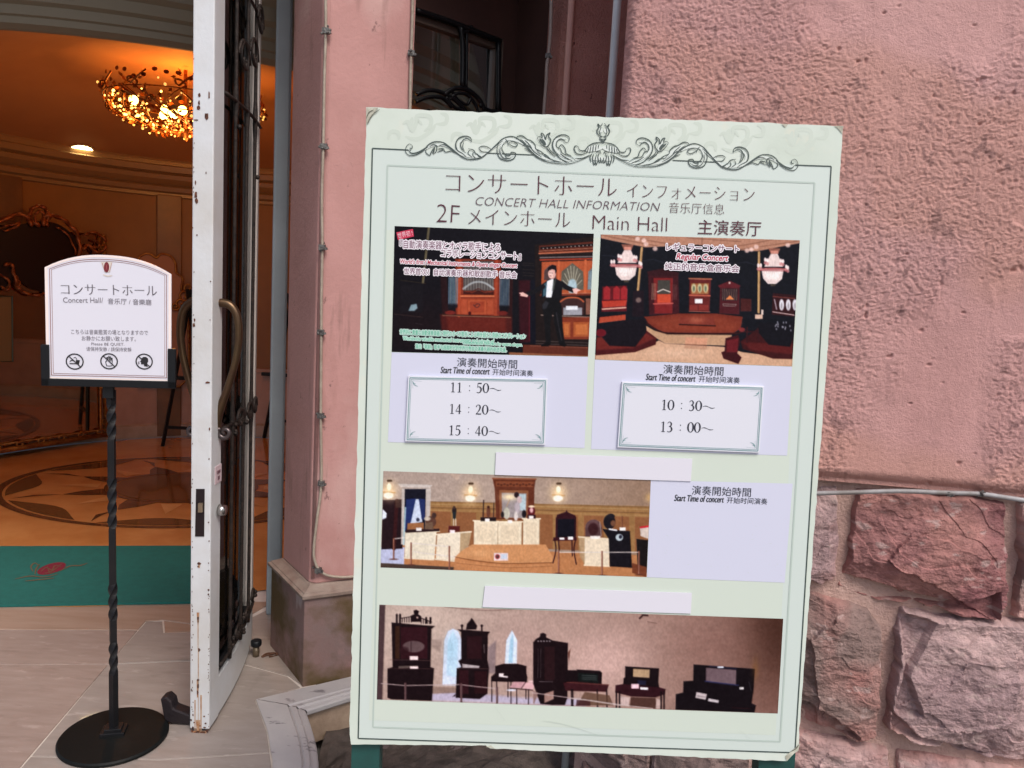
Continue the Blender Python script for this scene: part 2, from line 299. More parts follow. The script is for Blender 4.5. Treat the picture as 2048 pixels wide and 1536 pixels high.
# lintel ring over the entrance and upper slab
MB().lathe(HC, [(1.82, 2.44), (1.84, 2.44), (1.88, 2.455), (1.885, 2.48), (1.90, 2.485), (1.905, 2.52), (1.93, 2.53), (1.94, 2.57), (1.975, 2.585), (1.98, 2.64), (2.03, 2.67), (2.04, 2.75), (2.09, 2.78), (2.09, 3.2)], 60, rad(-50), rad(92)).out('hall_lintel', mat('olive_lintel_plaster', (.20, .17, .12), .6), kind='structure')
obj('roof_slab', [(-9, 1.2, 4.6), (3.6, 2.6, 4.6), (3.6, 12, 4.6), (-9, 12, 4.6)], [(0, 1, 2, 3)], m_pink, kind='structure')
MB().lathe(HC, [(2.08, 3.15), (2.88, 3.15), (2.9, 3.0), (2.9, 4.6)], 60, rad(-60), rad(95)).out('facade_header', m_pink, kind='structure')
MB().lathe(HC, [(2.3, 0), (2.3, 4.6)], 60, rad(92), rad(320)).out('outer_hall_wall', mat('dark_backing', (.1, .08, .06), .9), kind='structure')
for a0, a1 in ((-62, -50), ):
    MB().lathe(HC, [(1.98, 0), (1.98, 3.2)], 10, rad(a0), rad(a1)).out('hall_jamb', m_ochre, kind='structure')
MB().lathe(HC, [(1.98, 2.2), (2.0, 2.45), (2.3, 2.45)], 90, rad(76), rad(322)).out('hall_wall_cap', m_ochre, kind='structure')
# pilasters in the hall
for ph in (207, 172, 243):
    c = hp(1.96, ph); a = rad(ph); r_ = np.array([math.sin(a), -math.cos(a), 0]); t_ = np.array([math.cos(a), math.sin(a), 0])
    o = MB().box((c[0], c[1], 1.08), r_, t_, (0, 0, 1), .05, .2, 2.14).out('pilaster', mat('brown_pilaster', (.19, .085, .035), .4, col2=(.13, .06, .03), cs=5), bevel=.006)
    tag(o, {207: 'brown pilaster on the hall wall between the big mirror and the small gilt frame', 172: 'brown pilaster on the hall wall behind the open white door', 243: 'brown pilaster on the hall wall at the far left of the mirror'}[ph], 'pilaster')
# ------------------------------------------------------------------ lamps of the hall
def ptl(name, loc, e, col, r=.05):
    l = bpy.data.lights.new(name, 'POINT'); l.energy = e; l.color = col; l.shadow_soft_size = r
    o = bpy.data.objects.new(name, l); COL.objects.link(o); o.location = loc; return o
CH = np.array([HC[0], HC[1], 2.575])
ch = empty('chandelier', CH, 'gilded leafy bowl chandelier with glowing bulbs under the hall ceiling', 'chandelier')
m_cgold = mat('chandelier_gold', (.42, .17, .05), .3, .9, col2=(.20, .06, .02), cs=40)
def bowl(a, t): r = .475*math.sin(t*math.pi/2)**.9; z = CH[2]-.19*(1-t*t)+.0; return np.array([CH[0]+r*math.sin(a), CH[1]-r*math.cos(a), z])
vi = MB()
for k in range(26):
    a = tau*k/26; vi.tube([bowl(a+.32*math.sin(t*4+k), t) for t in np.linspace(.06, 1, 12)], .0045, 5)
for k in range(22):
    a = tau*k/22; c = bowl(a, 1.0-.28*(k % 2)); tn = np.array([math.cos(a), math.sin(a), 0]); s_ = 1 if k % 2 else -1
    vi.tube([c+tn*s_*(.085-.085*q*math.cos(q*5.5))*1.0+np.array([0, 0, .10*abs(q*math.sin(q*4.2))-.01]) for q in np.linspace(0, 1, 14)], .0065, 5)
for t in (.3, .62, .97):
    vi.tube([bowl(a, t) for a in np.linspace(0, tau, 40)], .004, 5)
vi.out('vine_frame', m_cgold, ch, smooth=True)
lf = MB(); cr = MB()
for k in range(760):
    a = rng.uniform(0, tau); t = rng.uniform(.1, 1.06); c = bowl(a, t)+rng.normal(0, .012, 3)+np.array([0, 0, rng.uniform(0, .05) if t > .95 else 0])
    if k % 13 < 10:
        u = rng.normal(size=3); u /= np.linalg.norm(u); v_ = np.cross(u, rng.normal(size=3)); v_ /= np.linalg.norm(v_); s_ = rng.uniform(.009, .018)
        lf.add([c-u*s_*1.5, c+v_*s_*.8+u*.2*s_, c+u*s_*1.5, c-v_*s_*.8+u*.2*s_], [(0, 1, 2, 3)])
    else: cr.sph(c, rng.uniform(.005, .010), 6, 4)
for k in range(46):
    a = tau*k/46+.05; c = bowl(a, 1.0)+np.array([0, 0, rng.uniform(.03, .10)])
    lf.add([(c[0]+.017*math.cos(q)*math.cos(a), c[1]+.017*math.cos(q)*math.sin(a), c[2]+.013*math.sin(q)) for q in np.linspace(0, tau, 8)[:-1]], [tuple(range(7))])
gl_ = MB()
for k in range(90):
    a = rng.uniform(0, tau); t = rng.uniform(.15, .85); gl_.sph(bowl(a, t)+np.array([0, 0, .03]), rng.uniform(.006, .012), 6, 4)
gl_.out('glowing_crystals', mat('glowing_crystal', (1, .8, .4), .2, emis=(1, .50, .09), es=5), ch, kind='stuff', smooth=True)
lf.out('gilded_leaves', m_cgold, ch, kind='stuff')
cr.out('crystal_beads', mat('amber_crystal', (1, .75, .4), .05, 0, emis=(1, .55, .12), es=.8), ch, kind='stuff', smooth=True)
for k in range(9):
    a = tau*k/9+.3; r_ = .30 if k % 2 else .16
    p = (CH[0]+r_*math.sin(a), CH[1]-r_*math.cos(a), CH[2]-.03-(.05 if k % 2 == 0 else .0))
    MB().sph(p, .028, 10, 8).out('bulb', mat('lit_bulb', (1, .8, .4), .3, emis=(1, .56, .11), es=11), ch, smooth=True)
MB().tube([CH+np.array([0, 0, -.19]), CH+np.array([0, 0, -.225])], [.03, .008], 10).out('finial', m_cgold, ch)
MB().tube([CH+np.array([0, 0, .2]), CH+np.array([0, 0, -.2])], .012, 8).out('stem', m_cgold, ch)
ptl('chandelier_glow', CH+np.array([0, 0, .06]), 6.5, (1, .27, .03), .09)
ptl('chandelier_glow_low', CH+np.array([0, 0, -.36]), 12, (1, .40, .11), .12)
def domez(x, y): r2 = ((x-HC[0])**2+(y-HC[1])**2)/1.84**2; return 2.44+.36*(1-r2)
def on_dome(u, v):
    d = ray(u, v); t = 3.
    while t < 9:
        p = EYE+d*t
        if t > 3.4 and p[2] > domez(p[0], p[1]): return p
        t += .005
    return p
dl = on_dome(160, 300)
e = empty('downlight', dl, 'small round lit downlight in the ceiling below the chandelier', 'lamp')
nrm = np.array([(dl[0]-HC[0])*2*.36/1.84**2, (dl[1]-HC[1])*2*.36/1.84**2, 1.]); nrm /= np.linalg.norm(nrm)
ux = np.cross(nrm, [0, 1, 0]); ux /= np.linalg.norm(ux); uy = np.cross(nrm, ux)
def disc(c, r, n=24, off=0): return [c+ux*r*math.cos(a)+uy*r*math.sin(a)-nrm*off for a in np.linspace(0, tau, n, endpoint=False)]
MB().extr(disc(dl, .108, off=.002), -nrm, .010).out('trim_ring', m_cornice, e)
MB().extr(disc(dl, .092, off=.013), -nrm, .002).out('lens', mat('lit_lens', (1, .9, .7), .3, emis=(1, .80, .38), es=16), e)
sp = bpy.data.lights.new('downlight_spot', 'SPOT'); sp.energy = 13; sp.color = (1, .55, .2); sp.spot_size = rad(95); sp.spot_blend = .8; sp.shadow_soft_size = .05
spo = bpy.data.objects.new('downlight_spot', sp); COL.objects.link(spo); spo.location = tuple(dl-nrm*.04)
# ------------------------------------------------------------------ green mat
mz = .012
mp_ = [G(0, 1210, mz), G(392, 1203, mz), G(392, 1091, mz), G(0, 1092, mz)]
ext = mp_[0]+(mp_[0]-mp_[1])*1.1; ext2 = mp_[3]+(mp_[3]-mp_[2])*1.0; e1_ = mp_[1]+(mp_[1]-mp_[0])*.02; e2_ = mp_[2]+(mp_[2]-mp_[3])*.02
mt = empty('door_mat', ext*.5+e1_*.5-np.array([0, 0, mz]), 'green carpet mat with a red oval crest across the entrance', 'mat')
MB().prism([p[:2] for p in (ext, e1_, e2_, ext2)], .002, mz).out('carpet', mat('green_carpet', (.008, .125, .105), .9, col2=(.007, .105, .088), cs=30, bump=.3, bs=300), mt)
def mat_el(u, v, rx, ry, th, n=20): return [G(u+rx*math.cos(a)*math.cos(th)-ry*math.sin(a)*math.sin(th), v+rx*math.cos(a)*math.sin(th)+ry*math.sin(a)*math.cos(th), mz+.001) for a in np.linspace(0, tau, n, endpoint=False)]

def ribbonG(b, pts, w_, z):
    p = spline(pts, 5); n = len(p); L_ = []; R_ = []
    for i in range(n):
        t = p[min(i+1, n-1)]-p[max(i-1, 0)]; t /= np.linalg.norm(t)+1e-9; nn = np.array([-t[1], t[0]*.6]); ww = w_*(.35+.65*math.sin(math.pi*(i+.5)/n))
        L_.append(G(*(p[i]+nn*ww), z)); R_.append(G(*(p[i]-nn*ww), z))
    b.add(L_+R_, [(i, i+1, n+i+1, n+i) for i in range(n-1)])
b = MB(); b.add(mat_el(103, 1137, 30, 10, -.28), [tuple(range(20))]); b.out('crest_oval', mat('mat_red', (.16, .006, .022), .9), mt)
b = MB()
ribbonG(b, [(82, 1143), (92, 1135), (104, 1140), (110, 1131), (122, 1133)], 1.3, mz+.002); ribbonG(b, [(88, 1147), (104, 1142), (124, 1127)], 1.0, mz+.002); ribbonG(b, [(95, 1133), (100, 1146), (112, 1143)], 1., mz+.002)
for q in ([(30, 1158), (60, 1152), (90, 1154), (115, 1148)], [(50, 1162), (80, 1159), (108, 1156)], [(120, 1142), (140, 1132), (160, 1131), (175, 1126)], [(66, 1143), (62, 1133), (70, 1126), (78, 1132)], [(70, 1149), (72, 1138), (80, 1128)]): ribbonG(b, q, 1.5, mz+.002)
b.out('crest_scrolls', mat('mat_brown', (.13, .075, .035), .9), mt)
# ------------------------------------------------------------------ hall furnishings
def on_wall(u, v, R=1.96):
    d = ray(u, v); best = None
    a = d[0]**2+d[1]**2; o_ = EYE[:2]-HC; bq = 2*(o_ @ d[:2]); cq = o_ @ o_-R*R; t = (-bq+math.sqrt(max(bq*bq-4*a*cq, 0)))/(2*a); return EYE+d*t
# large mirror: flat panel standing on the dado, on the left wall
pa, pb = on_wall(-150, 860, 1.90), on_wall(207, 860, 1.90); tdir = pb-pa; tdir[2] = 0; tdir /= np.linalg.norm(tdir); ndir = np.array([tdir[1], -tdir[0], 0])
def MW(u, v, off=0.): return ON(u, v, pa, ndir)+ndir*off
mir = empty('wall_mirror', (pa+pb)/2*[1, 1, 0]+[0, 0, .2], 'large gilded mirror with carved crest on the left hall wall', 'mirror')
zb = MW(205, 868)[2]; xr = MW(207, 860)
def mwp(s_, z, off=0.): p = xr+tdir*s_; return np.array([p[0], p[1], z])+ndir*off
zt = MW(207, 470)[2]
obj('mirror_glass', [mwp(-1.5, zb+.03, .012), mwp(-.03, zb+.03, .012), mwp(-.03, zt, .012), mwp(-1.5, zt, .012)], [(0, 1, 2, 3)], mat('mirror_silver', (.55, .42, .28), .04, 1.), mir)
fr = MB()
fr.tube([mwp(-1.5, zb, .03), mwp(0, zb, .03)], .022, 8); fr.tube([mwp(0, zb-.02, .03), mwp(0, zt, .03)], .02, 8); fr.tube([mwp(-1.5, zb+.045, .03), mwp(-.045, zb+.045, .03), mwp(-.045, zt, .03)], .009, 6)
fr.out('frame', m_gold, mir, smooth=True)
for s_ in np.linspace(-1.4, -.06, 9):
    MB().tube([mwp(s_+.05*math.cos(q)*(1-q/9), zb+.03+.028*math.sin(q)*(1-q/9), .045) for q in np.linspace(0, 7, 14)], .007, 5).out('carving', m_gold, mir, smooth=True)
for z_ in np.linspace(zb+.12, zt-.1, 6):
    MB().tube([mwp(-.02+.022*math.sin(q), z_+.05*math.cos(q)*(1-q/9), .045) for q in np.linspace(0, 7, 14)], .006, 5).out('carving', m_gold, mir, smooth=True)
# carved cartouche hanging over the mirror: photo curves on the wall plane
cart = empty('carved_cartouche', MW(70, 500, .02), 'dark carved scrolling cartouche above the mirror at the left edge', 'wall ornament')
m_dred = mat('dark_red_gilding', (.16, .045, .02), .35, .5, col2=(.30, .09, .025), cs=22, bump=.5, bs=50)
m_dark = mat('cartouche_dark', (.012, .006, .008), .35)
cb = MB()
dk = spline([(-60, 600), (-60, 470), (0, 458), (40, 448), (75, 442), (110, 448), (140, 470), (155, 500), (152, 540), (150, 590), (110, 588), (60, 578), (30, 560), (10, 570)], 4, True)
cb.extr([MW(u, v, .02) for u, v in dk], ndir, .015); cb.out('panel', m_dark, cart)
for pts, r0 in (([(-60, 470), (0, 440), (30, 428), (55, 440), (70, 452)], .02), ([(78, 452), (84, 432), (110, 434), (130, 448), (148, 470), (152, 500), (150, 530), (160, 560)], .02),
                ([(55, 452), (50, 434), (58, 418), (70, 412), (84, 418), (90, 432), (84, 452)], .018), ([(62, 446), (64, 428), (72, 422), (80, 430), (78, 446)], .012),
                ([(0, 530), (14, 528), (20, 545), (26, 570), (34, 580), (50, 588), (70, 590), (90, 586), (120, 592), (150, 590)], .016), ([(-20, 545), (4, 555), (12, 572), (4, 580), (-6, 572)], .012),
                ([(160, 470), (176, 464), (194, 470), (204, 484), (200, 500), (186, 504), (180, 492)], .014), ([(158, 500), (170, 490), (186, 512), (206, 530), (200, 560), (180, 560)], .014),
                ([(105, 455), (120, 462), (138, 486), (144, 508)], .009), ([(0, 452), (16, 450), (34, 444), (20, 456), (0, 462)], .010), ([(20, 548), (32, 562), (26, 576)], .008), ([(180, 480), (190, 486), (188, 496)], .01)):
    sp_ = spline(pts, 5); n_ = len(sp_)
    MB().tube([MW(u, v, .045+.01*math.sin(i*1.1)) for i, (u, v) in enumerate(sp_)], [r0*(.55+.45*abs(math.sin(i*.8))) for i in range(n_)], 7).out('scroll', m_dred, cart, smooth=True)
# small scalloped gilt frame between mirror and door
pf = on_wall(318, 570, 1.92); nf = np.array([HC[0]-pf[0], HC[1]-pf[1], 0]); nf /= np.linalg.norm(nf)
def WF(u, v, off=0.): return ON(u, v, pf, nf)+nf*off
sf = empty('gilt_frame', WF(320, 600), 'scalloped gilt frame on the hall wall between sign board and white door', 'picture frame')
oc = spline([(275, 640), (275, 530), (285, 510), (300, 508), (312, 516), (322, 508), (340, 512), (350, 526), (352, 545), (364, 556), (362, 580), (372, 600), (372, 760), (300, 765), (276, 760)], 4, True)
MB().extr([WF(u, v, .0) for u, v in oc], nf, .012).out('panel', mat('pink_silk_panel', (.34, .16, .10), .6), sf)
MB().tube([WF(u, v, .02) for u, v in list(oc)+[oc[0]]], .010, 7).out('moulding', m_gold, sf, smooth=True)
for cx, cy, r_ in ((368, 590, 14), (360, 605, 12), (376, 575, 12), (350, 612, 9), (384, 598, 12)): MB().tube([WF(cx+r_*math.cos(q)*(1-q/10), cy+r_*math.sin(q)*(1-q/10), .035) for q in np.linspace(0, 8, 16)], .010, 6).out('corner_carving', m_gold, sf, smooth=True)
# a small framed notice left of the sign board
pq = empty('notice_frame', MW(0, 660, .03), 'small green framed notice on the wall left of the white sign', 'picture frame')
q4 = [(-70, 592), (17, 592), (18, 722), (-70, 722)]
MB().extr([MW(u, v, .035) for u, v in q4], ndir, .006).out('backing', mat('notice_paper', (.16, .10, .045), .5), pq)
MB().tube([MW(u, v, .045) for u, v in q4+[q4[0]]], .006, 6).out('frame', mat('dark_green_frame', (.03, .05, .03), .4), pq)
# easels
def easel(x, y, name, label, mirror=1):
    e = empty('easel', (x, y, 0), label, 'easel', 'black easels in the hall'); s = mirror
    for k, (dx, top) in enumerate(((-.20, .02), (.20, -.02))):
        MB().tube([(x+dx*s, y-.06, 0), (x+top*s-.0, y+.0, 1.35)], .017, 4).out('leg', m_black, e)
    MB().tube([(x, y+.34, 0), (x, y+.02, 1.3)], .012, 4).out('rear_leg', m_black, e)
    MB().box((x, y-.05, .60), (1, 0, 0), (0, 1, 0), (0, 0, 1), .46, .05, .03).out('shelf', m_black, e)
    MB().box((x, y-.055, .17), (1, 0, 0), (0, 1, 0), (0, 0, 1), .34, .02, .025).out('crossbar', m_black, e)
    return e
es_ = G(325, 893); easel(es_[0]+.2, es_[1]+.06, 'easel', 'black easel partly hidden behind the open white door')
e2 = G(585, 872); easel(e2[0]-.02, e2[1]-.1, 'easel', 'black easel seen in the gap beside the grey post')
# ------------------------------------------------------------------ pillar with plinth
C0 = G(605, 1372)[:2]; P1 = G(700, 1355)[:2]; P2 = G(540, 1290)[:2]
dR = (P1-C0)/np.linalg.norm(P1-C0); dL = (P2-C0)/np.linalg.norm(P2-C0); WR, WL = .66, np.linalg.norm(P2-C0)
def par(i, wr=WR, wl=WL): return [C0+dR*i+dL*i, C0+dR*(wr-i*0)+dL*i, C0+dR*(wr)+dL*(wl-i), C0+dR*i+dL*(wl-i)]
cc = lambda P: ccw([tuple(p) for p in P])
px_ = ON(833, 0, (*C0, 0), (dR[1], -dR[0], 0))
pil = empty('pillar', (*C0, 0), 'pink rendered pillar on a stained stone plinth beside the glass door', 'pillar')
MB().prism(cc(par(0)), -.02, .335).out('plinth', m_plinth, pil, bevel=.004)
zt_ = 4.6
q = [C0-dR*.0-dL*.0]
def off(i): return [C0-dR*i-dL*i, C0+dR*WR-dL*i, C0+dR*WR+dL*(WL+i), C0-dR*i+dL*(WL+i)]
mb = MB(); hs = [(.333, .004), (.339, .011), (.350, .012), (.355, .003), (.359, .001), (.372, -.024), (.377, -.03)]
vs = [(*p, z) for z, i in hs for p in off(i)]
mb.add(vs, [(a*4+j, a*4+(j+1) % 4, a*4+4+(j+1) % 4, a*4+4+j) for a in range(len(hs)-1) for j in range(4)]+[(3, 2, 1, 0), tuple(range(len(hs)*4-4, len(hs)*4))])
mb.out('plinth_moulding', m_mould, pil)
si = .034; S0 = C0+dR*si+dL*si; wl_ = WL-2*si-.0
rr = ON(833, 0, (*S0, 0), (dR[1], -dR[0], 0)); WS = (rr[:2]-S0) @ dR
bead = .02
shaft = [S0+dR*bead, S0+dR*WS, S0+dR*(WS-.05)+dL*wl_, S0+dL*wl_, S0+dL*bead]
MB().prism(cc(shaft), .376, zt_).out('shaft', m_pink, pil, bevel=.006)
MB().tube([(*(S0+(dR+dL)*bead*.75), .396), (*(S0+(dR+dL)*bead*.75), zt_)], .011, 10).out('corner_bead', m_pink, pil, smooth=True)
fdir = np.array([dR[1], -dR[0], 0.])
if fdir[1] > 0: fdir = -fdir
def PF(u, v, off=.012): return ON(u, v, (*(S0), 0), fdir)+fdir*off
# string cable down the pillar
def cable(name, pts, r, label, clips, fn, cat='cable', m=m_cable, cr=.011):
    p = np.array([fn(u, v) for u, v in pts]); p = spline(p, 6); e = empty(name, p[-1], label, cat)
    MB().tube(p, r, 8).out('sleeve', m, e, smooth=True)
    for k, (u, v) in enumerate(clips):
        c = fn(u, v); b = MB(); b.box(c, (1, 0, 0), (0, 1, 0), (0, 0, 1), cr*2.1, cr*1.5, cr*1.7)
        b.box(c+np.array([cr*1.1, 0, -cr*.4]), (1, .1, .3), (0, 1, 0), (-.3, 0, 1), cr*1.0, cr, cr*.7)
        for q in range(4): b.sph(c+rng.normal(0, cr*.7, 3), cr*.45, 6, 4)
        b.out('clip', m_clip, e)
    return e
cable('string_light_cable', [(649, -20), (650, 60), (647, 160), (645, 290), (642, 400), (643, 493), (641, 600), (641, 663), (640, 830), (641, 965), (632, 1040), (626, 1100), (629, 1122), (636, 1136), (652, 1148), (680, 1152), (704, 1151), (740, 1147)], .0052,
      'beige cable with metal clips down the pillar corner and along its plinth', [(650, 64), (646, 294), (643, 495), (640, 664), (640, 830), (641, 965), (635, 1138)], lambda u, v: PF(u, v, .012))
cable('string_light_cable', [(824, -20), (822, 60), (819, 160), (818, 240), (816, 330)], .0056, 'beige cable with one clip at the right edge of the pink pillar', [(821, 108)], lambda u, v: PF(u, v, .010))
# chips and dirt spots on the pillar
# ------------------------------------------------------------------ grey door post
pb_ = G(547, 1226)
post = empty('door_post', pb_, 'slim grey painted metal post between glass door and pink pillar', 'post')
MB().box((pb_[0], pb_[1], 2.2), (.956, .294, 0), (-.294, .956, 0), (0, 0, 1), .064, .05, 4.4).out('post_tube', m_grey, post, bevel=.01)
for v_ in (110, 200):
    c = AY(577, v_, 3.40); b = MB()
    for q in range(6): b.sph(c+np.array([-.02+.016*math.cos(q), 0, .022*math.sin(q)]), .014, 7, 5)
    b.tube([c+np.array([-.05, 0, .02]), c+np.array([0, 0, 0]), c+np.array([-.05, 0, -.03])], .008, 6)
    b.out('iron_rosette', m_iron, post)
# ------------------------------------------------------------------ open glass door
def dx(t): return -.93-.08*t*t
def dp(t, o=0., z=0.):          # t 0 near .. 1 far ; o offset to the left from the right-hand face
    y = 2.362+.66*t; return np.array([dx(t)-o, y, z])
ZT = 2.95; TH = .064
door = empty('glass_door', dp(0, TH/2), 'open glass door with peeling white frame and dark iron grille, seen edge on', 'door')
def dstrip(t0, t1, z0, z1, o0, o1, n=8):
    b = MB(); T_ = np.linspace(t0, t1, n+1); v = []
    for t in T_: v += [dp(t, o0, z0), dp(t, o1, z0), dp(t, o1, z1), dp(t, o0, z1)]
    f = [(4*i+j, 4*i+(j+1) % 4, 4*i+4+(j+1) % 4, 4*i+4+j) for i in range(n) for j in range(4)]+[(3, 2, 1, 0), (4*n, 4*n+1, 4*n+2, 4*n+3)]; return b.add(v, f)
st = .13
dstrip(0, st, .012, ZT, .0, TH, 2).out('stile', m_white, door, bevel=.004)
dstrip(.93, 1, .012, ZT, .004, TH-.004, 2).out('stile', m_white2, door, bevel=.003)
dstrip(st, .93, .012, .15, .003, TH-.003, 8).out('bottom_rail', m_white, door, bevel=.004)
dstrip(st, .93, 2.85, ZT, .003, TH-.003, 8).out('top_rail', m_white, door, bevel=.004)
dstrip(st+.002, .928, .152, .170, .012, TH-.012, 8).out('glazing_bead', m_iron, door)
dstrip(st+.001, st+.022, .152, 2.85, .010, TH-.010, 1).out('glazing_bead', m_iron, door)
dstrip(st+.02, .93, .17, 2.85, .029, .034, 8).out('glass_panel', m_glass, door)
for o_ in (.004, .058):
    for t in ((.30, .52, .74) if o_ < .03 else (.42, .66)):
        zs = np.linspace(.16, 2.85, 60)
        MB().tube([dp(t, o_+(-.004 if o_ < .03 else .004), z) for z in zs], [.0062+.0030*(abs(z-1.0) < .03 or abs(z-.22) < .02 or abs(z-2.05) < .03)+.0002*math.sin(z*90) for z in zs], 6).out('iron_bar', m_ironold, door, smooth=True)
    for z_ in (.19, 1.0, 2.05, 2.42):
        MB().tube([dp(t, o_+(-.006 if o_ < .03 else .006), z_+.0*t) for t in np.linspace(st, .93, 10)], .006, 6).out('iron_crossbar', m_ironold, door, smooth=True)
b = MB()
for (tc, zc, r_) in ((.41, 1.0, .045), (.63, 1.0, .045), (.82, 1.0, .045), (.41, 2.2, .07), (.63, 2.25, .07), (.41, .22, .035), (.63, .22, .035), (.83, .24, .035), (.41, 2.45, .06), (.82, 2.4, .07)):
    for s_ in (1, -1): b.tube([dp(tc+s_*r_/.66*(1-q/8)*math.cos(q), -.008, zc+r_*(1-q/8)*math.sin(q)) for q in np.linspace(0, 6.5, 20)], .0048, 6)
for k in range(18):
    t = rng.choice([.30, .52, .74, .9]); b.sph(dp(t, -.012, rng.choice([rng.uniform(1.85, 2.6), rng.uniform(.18, .28), rng.uniform(.92, 1.06)])), rng.uniform(.006, .010), 6, 5)
b.out('iron_scrollwork', m_ironold, door, smooth=True)
def HY(u, v): return AY(u, v, 2.425)
hpth = [(428, 607), (446, 606), (462, 612), (474, 632), (478, 668), (474, 708), (466, 742), (454, 780), (443, 810), (436, 835), (434, 862)]
hr = [.0135, .014, .0135, .0125, .012, .0115, .0115, .012, .013, .014, .011]
pts = spline([HY(u, v) for u, v in hpth], 5); rs = np.interp(np.linspace(0, 10, len(pts)), range(11), hr)
MB().tube(pts, rs, 12).out('handle', m_bronze, door, smooth=True)
xm = (dp(.1)[0]+dp(.1, TH)[0])/2
lp = np.array([[2*xm-p[0], p[1], p[2]] for p in pts]); MB().tube(lp, rs, 12).out('handle', m_bronze, door, smooth=True)
for s_ in (1, -1):
    c = HY(450, 865)
    sp_ = [c+np.array([.023*(1-q/10)*math.cos(q+2.4), 0, .023*(1-q/10)*math.sin(q+2.4)]) for q in np.linspace(0, 8.5, 24)]
    if s_ < 0: sp_ = [np.array([2*xm-p[0], p[1], p[2]]) for p in sp_]
    MB().tube(sp_, np.linspace(.0095, .006, 24), 8).out('handle_scroll', mat('dark_pewter', (.10, .08, .08), .35, .8), door, smooth=True)
yE = 2.362
def EF(u, v, off=.002): p = AY(u, v, yE-off); return p
MB().extr([EF(u, v) for u, v in ((392, 978), (409, 978), (408, 1073), (390, 1073))], (0, 1, 0), .004).out('lock_plate', mat('dark_lock_plate', (.03, .02, .022), .4, .6), door)
MB().extr([EF(u, v, .012) for u, v in ((396, 1007), (404, 1007), (404, 1025), (396, 1025))], (0, 1, 0), .012).out('latch_bolt', mat('latch_brass', (.35, .27, .18), .35, .8), door)
c = dp(.09, -.004, AY(436, 1020, 2.42)[2]); MB().tube([c, c+np.array([.022, 0, 0])], [.02, .017], 16).out('lock_cylinder', m_steel, door, smooth=True)
c = dp(.085, -.0015, 0); z0, z1 = AY(433, 965, 2.42)[2], AY(433, 930, 2.42)[2]
b = MB().box((c[0], c[1], (z0+z1)/2), (1, 0, 0), (0, 1, 0), (0, 0, 1), .0015, .052, z1-z0).out('sticker', mat('pink_sticker', (.66, .52, .55), .5), door)
MB().box((c[0]+.002, c[1], (z0+z1)/2+.008), (1, 0, 0), (0, 1, 0), (0, 0, 1), .001, .026, .010).box((c[0]+.002, c[1], (z0+z1)/2-.012), (1, 0, 0), (0, 1, 0), (0, 0, 1), .001, .014, .012).out('sticker_print', mat('sticker_ink', (.16, .08, .10), .5), b)
# paint chips on the edge face
chips = [(399, 190, 3, 5), (398, 205, 2, 6), (397, 215, 4, 4), (393, 240, 5, 1.5), (413, 232, 5, 7), (418, 190, 2, 9), (391, 365, 2, 5), (392, 390, 3, 8), (393, 402, 4, 6), (412, 345, 1.5, 3), (394, 470, 1.5, 2), (389, 640, 2, 4), (388, 650, 3, 5), (421, 563, 1.5, 1.5), (420, 640, 1.2, 1.5), (415, 765, 5, 2), (419, 858, 2, 3), (418, 918, 1.5, 2),
         (398, 1127, 4, 3), (396, 1133, 2, 2), (417, 1045, 1.4, 2), (418, 1082, 1.4, 2), (417, 1126, 1.4, 1.6), (417, 1141, 1.3, 1.3), (417, 1180, 2, 2.6), (417, 1189, 2, 2), (417, 1219, 1.3, 1.5), (396, 1236, 2.5, 4), (408, 1433, 2.5, 2.4), (411, 1447, 2.5, 2.4), (409, 1455, 3, 2), (386, 1455, 2, 2), (396, 1464, 5, 1.6), (386, 1430, 1.5, 3), (388, 1445, 2, 1.5), (400, 1452, 2, 1.5), (384, 1462, 3, 3), (391, 1466, 5, 2.2), (405, 1465, 6, 2.4), (414, 1462, 3, 2.6), (382, 1440, 2, 3), (383, 1380, 1.5, 3), (383, 1300, 1.3, 3), (398, 1300, 2.5, 5), (396, 1372, 2, 6), (395, 1385, 2, 5), (396, 1360, 2.5, 3)]
b = MB(); rr_ = random.Random(3)
for u, v, a_, c_ in chips+[(385+rr_.gauss(0, .7), rr_.uniform(880, 1460), .9, 1.6) for _ in range(34)]+[(417+rr_.gauss(0, 1), rr_.uniform(1180, 1465), .9, 1.3) for _ in range(26)]+[(388+rr_.gauss(0, 1), rr_.uniform(100, 880), .8, 1.8) for _ in range(14)]:
    pts = [EF(u+a_*rr_.uniform(.6, 1.2)*math.cos(q), v+c_*rr_.uniform(.6, 1.2)*math.sin(q), .0016) for q in np.linspace(0, tau, 9)[:-1]]; b.add(pts, [tuple(range(8))])
b.out('paint_chips', m_rust, door, kind='stuff')
b = MB()
for u, v0, v1, w_ in ((396, 1238, 1300, 1.0), (396.5, 1300, 1440, .8), (395, 1360, 1395, 1.8), (398, 1130, 1136, 2.2), (396, 1225, 1245, 2.6), (390, 1400, 1462, 1.2), (402, 1390, 1464, 1.6), (396, 1440, 1466, 4.5)):
    b.add([EF(u-w_, v0, .0013), EF(u+w_, v0, .0013), EF(u+w_*.6, v1, .0013), EF(u-w_*.6, v1, .0013)], [(0, 1, 2, 3)])
b.add([EF(u, v, .0013) for u, v in ((382, 1462), (414, 1462), (412, 1468), (384, 1468))], [(0, 1, 2, 3)])
b.out('rust_streaks', m_rusts, door, kind='stuff')
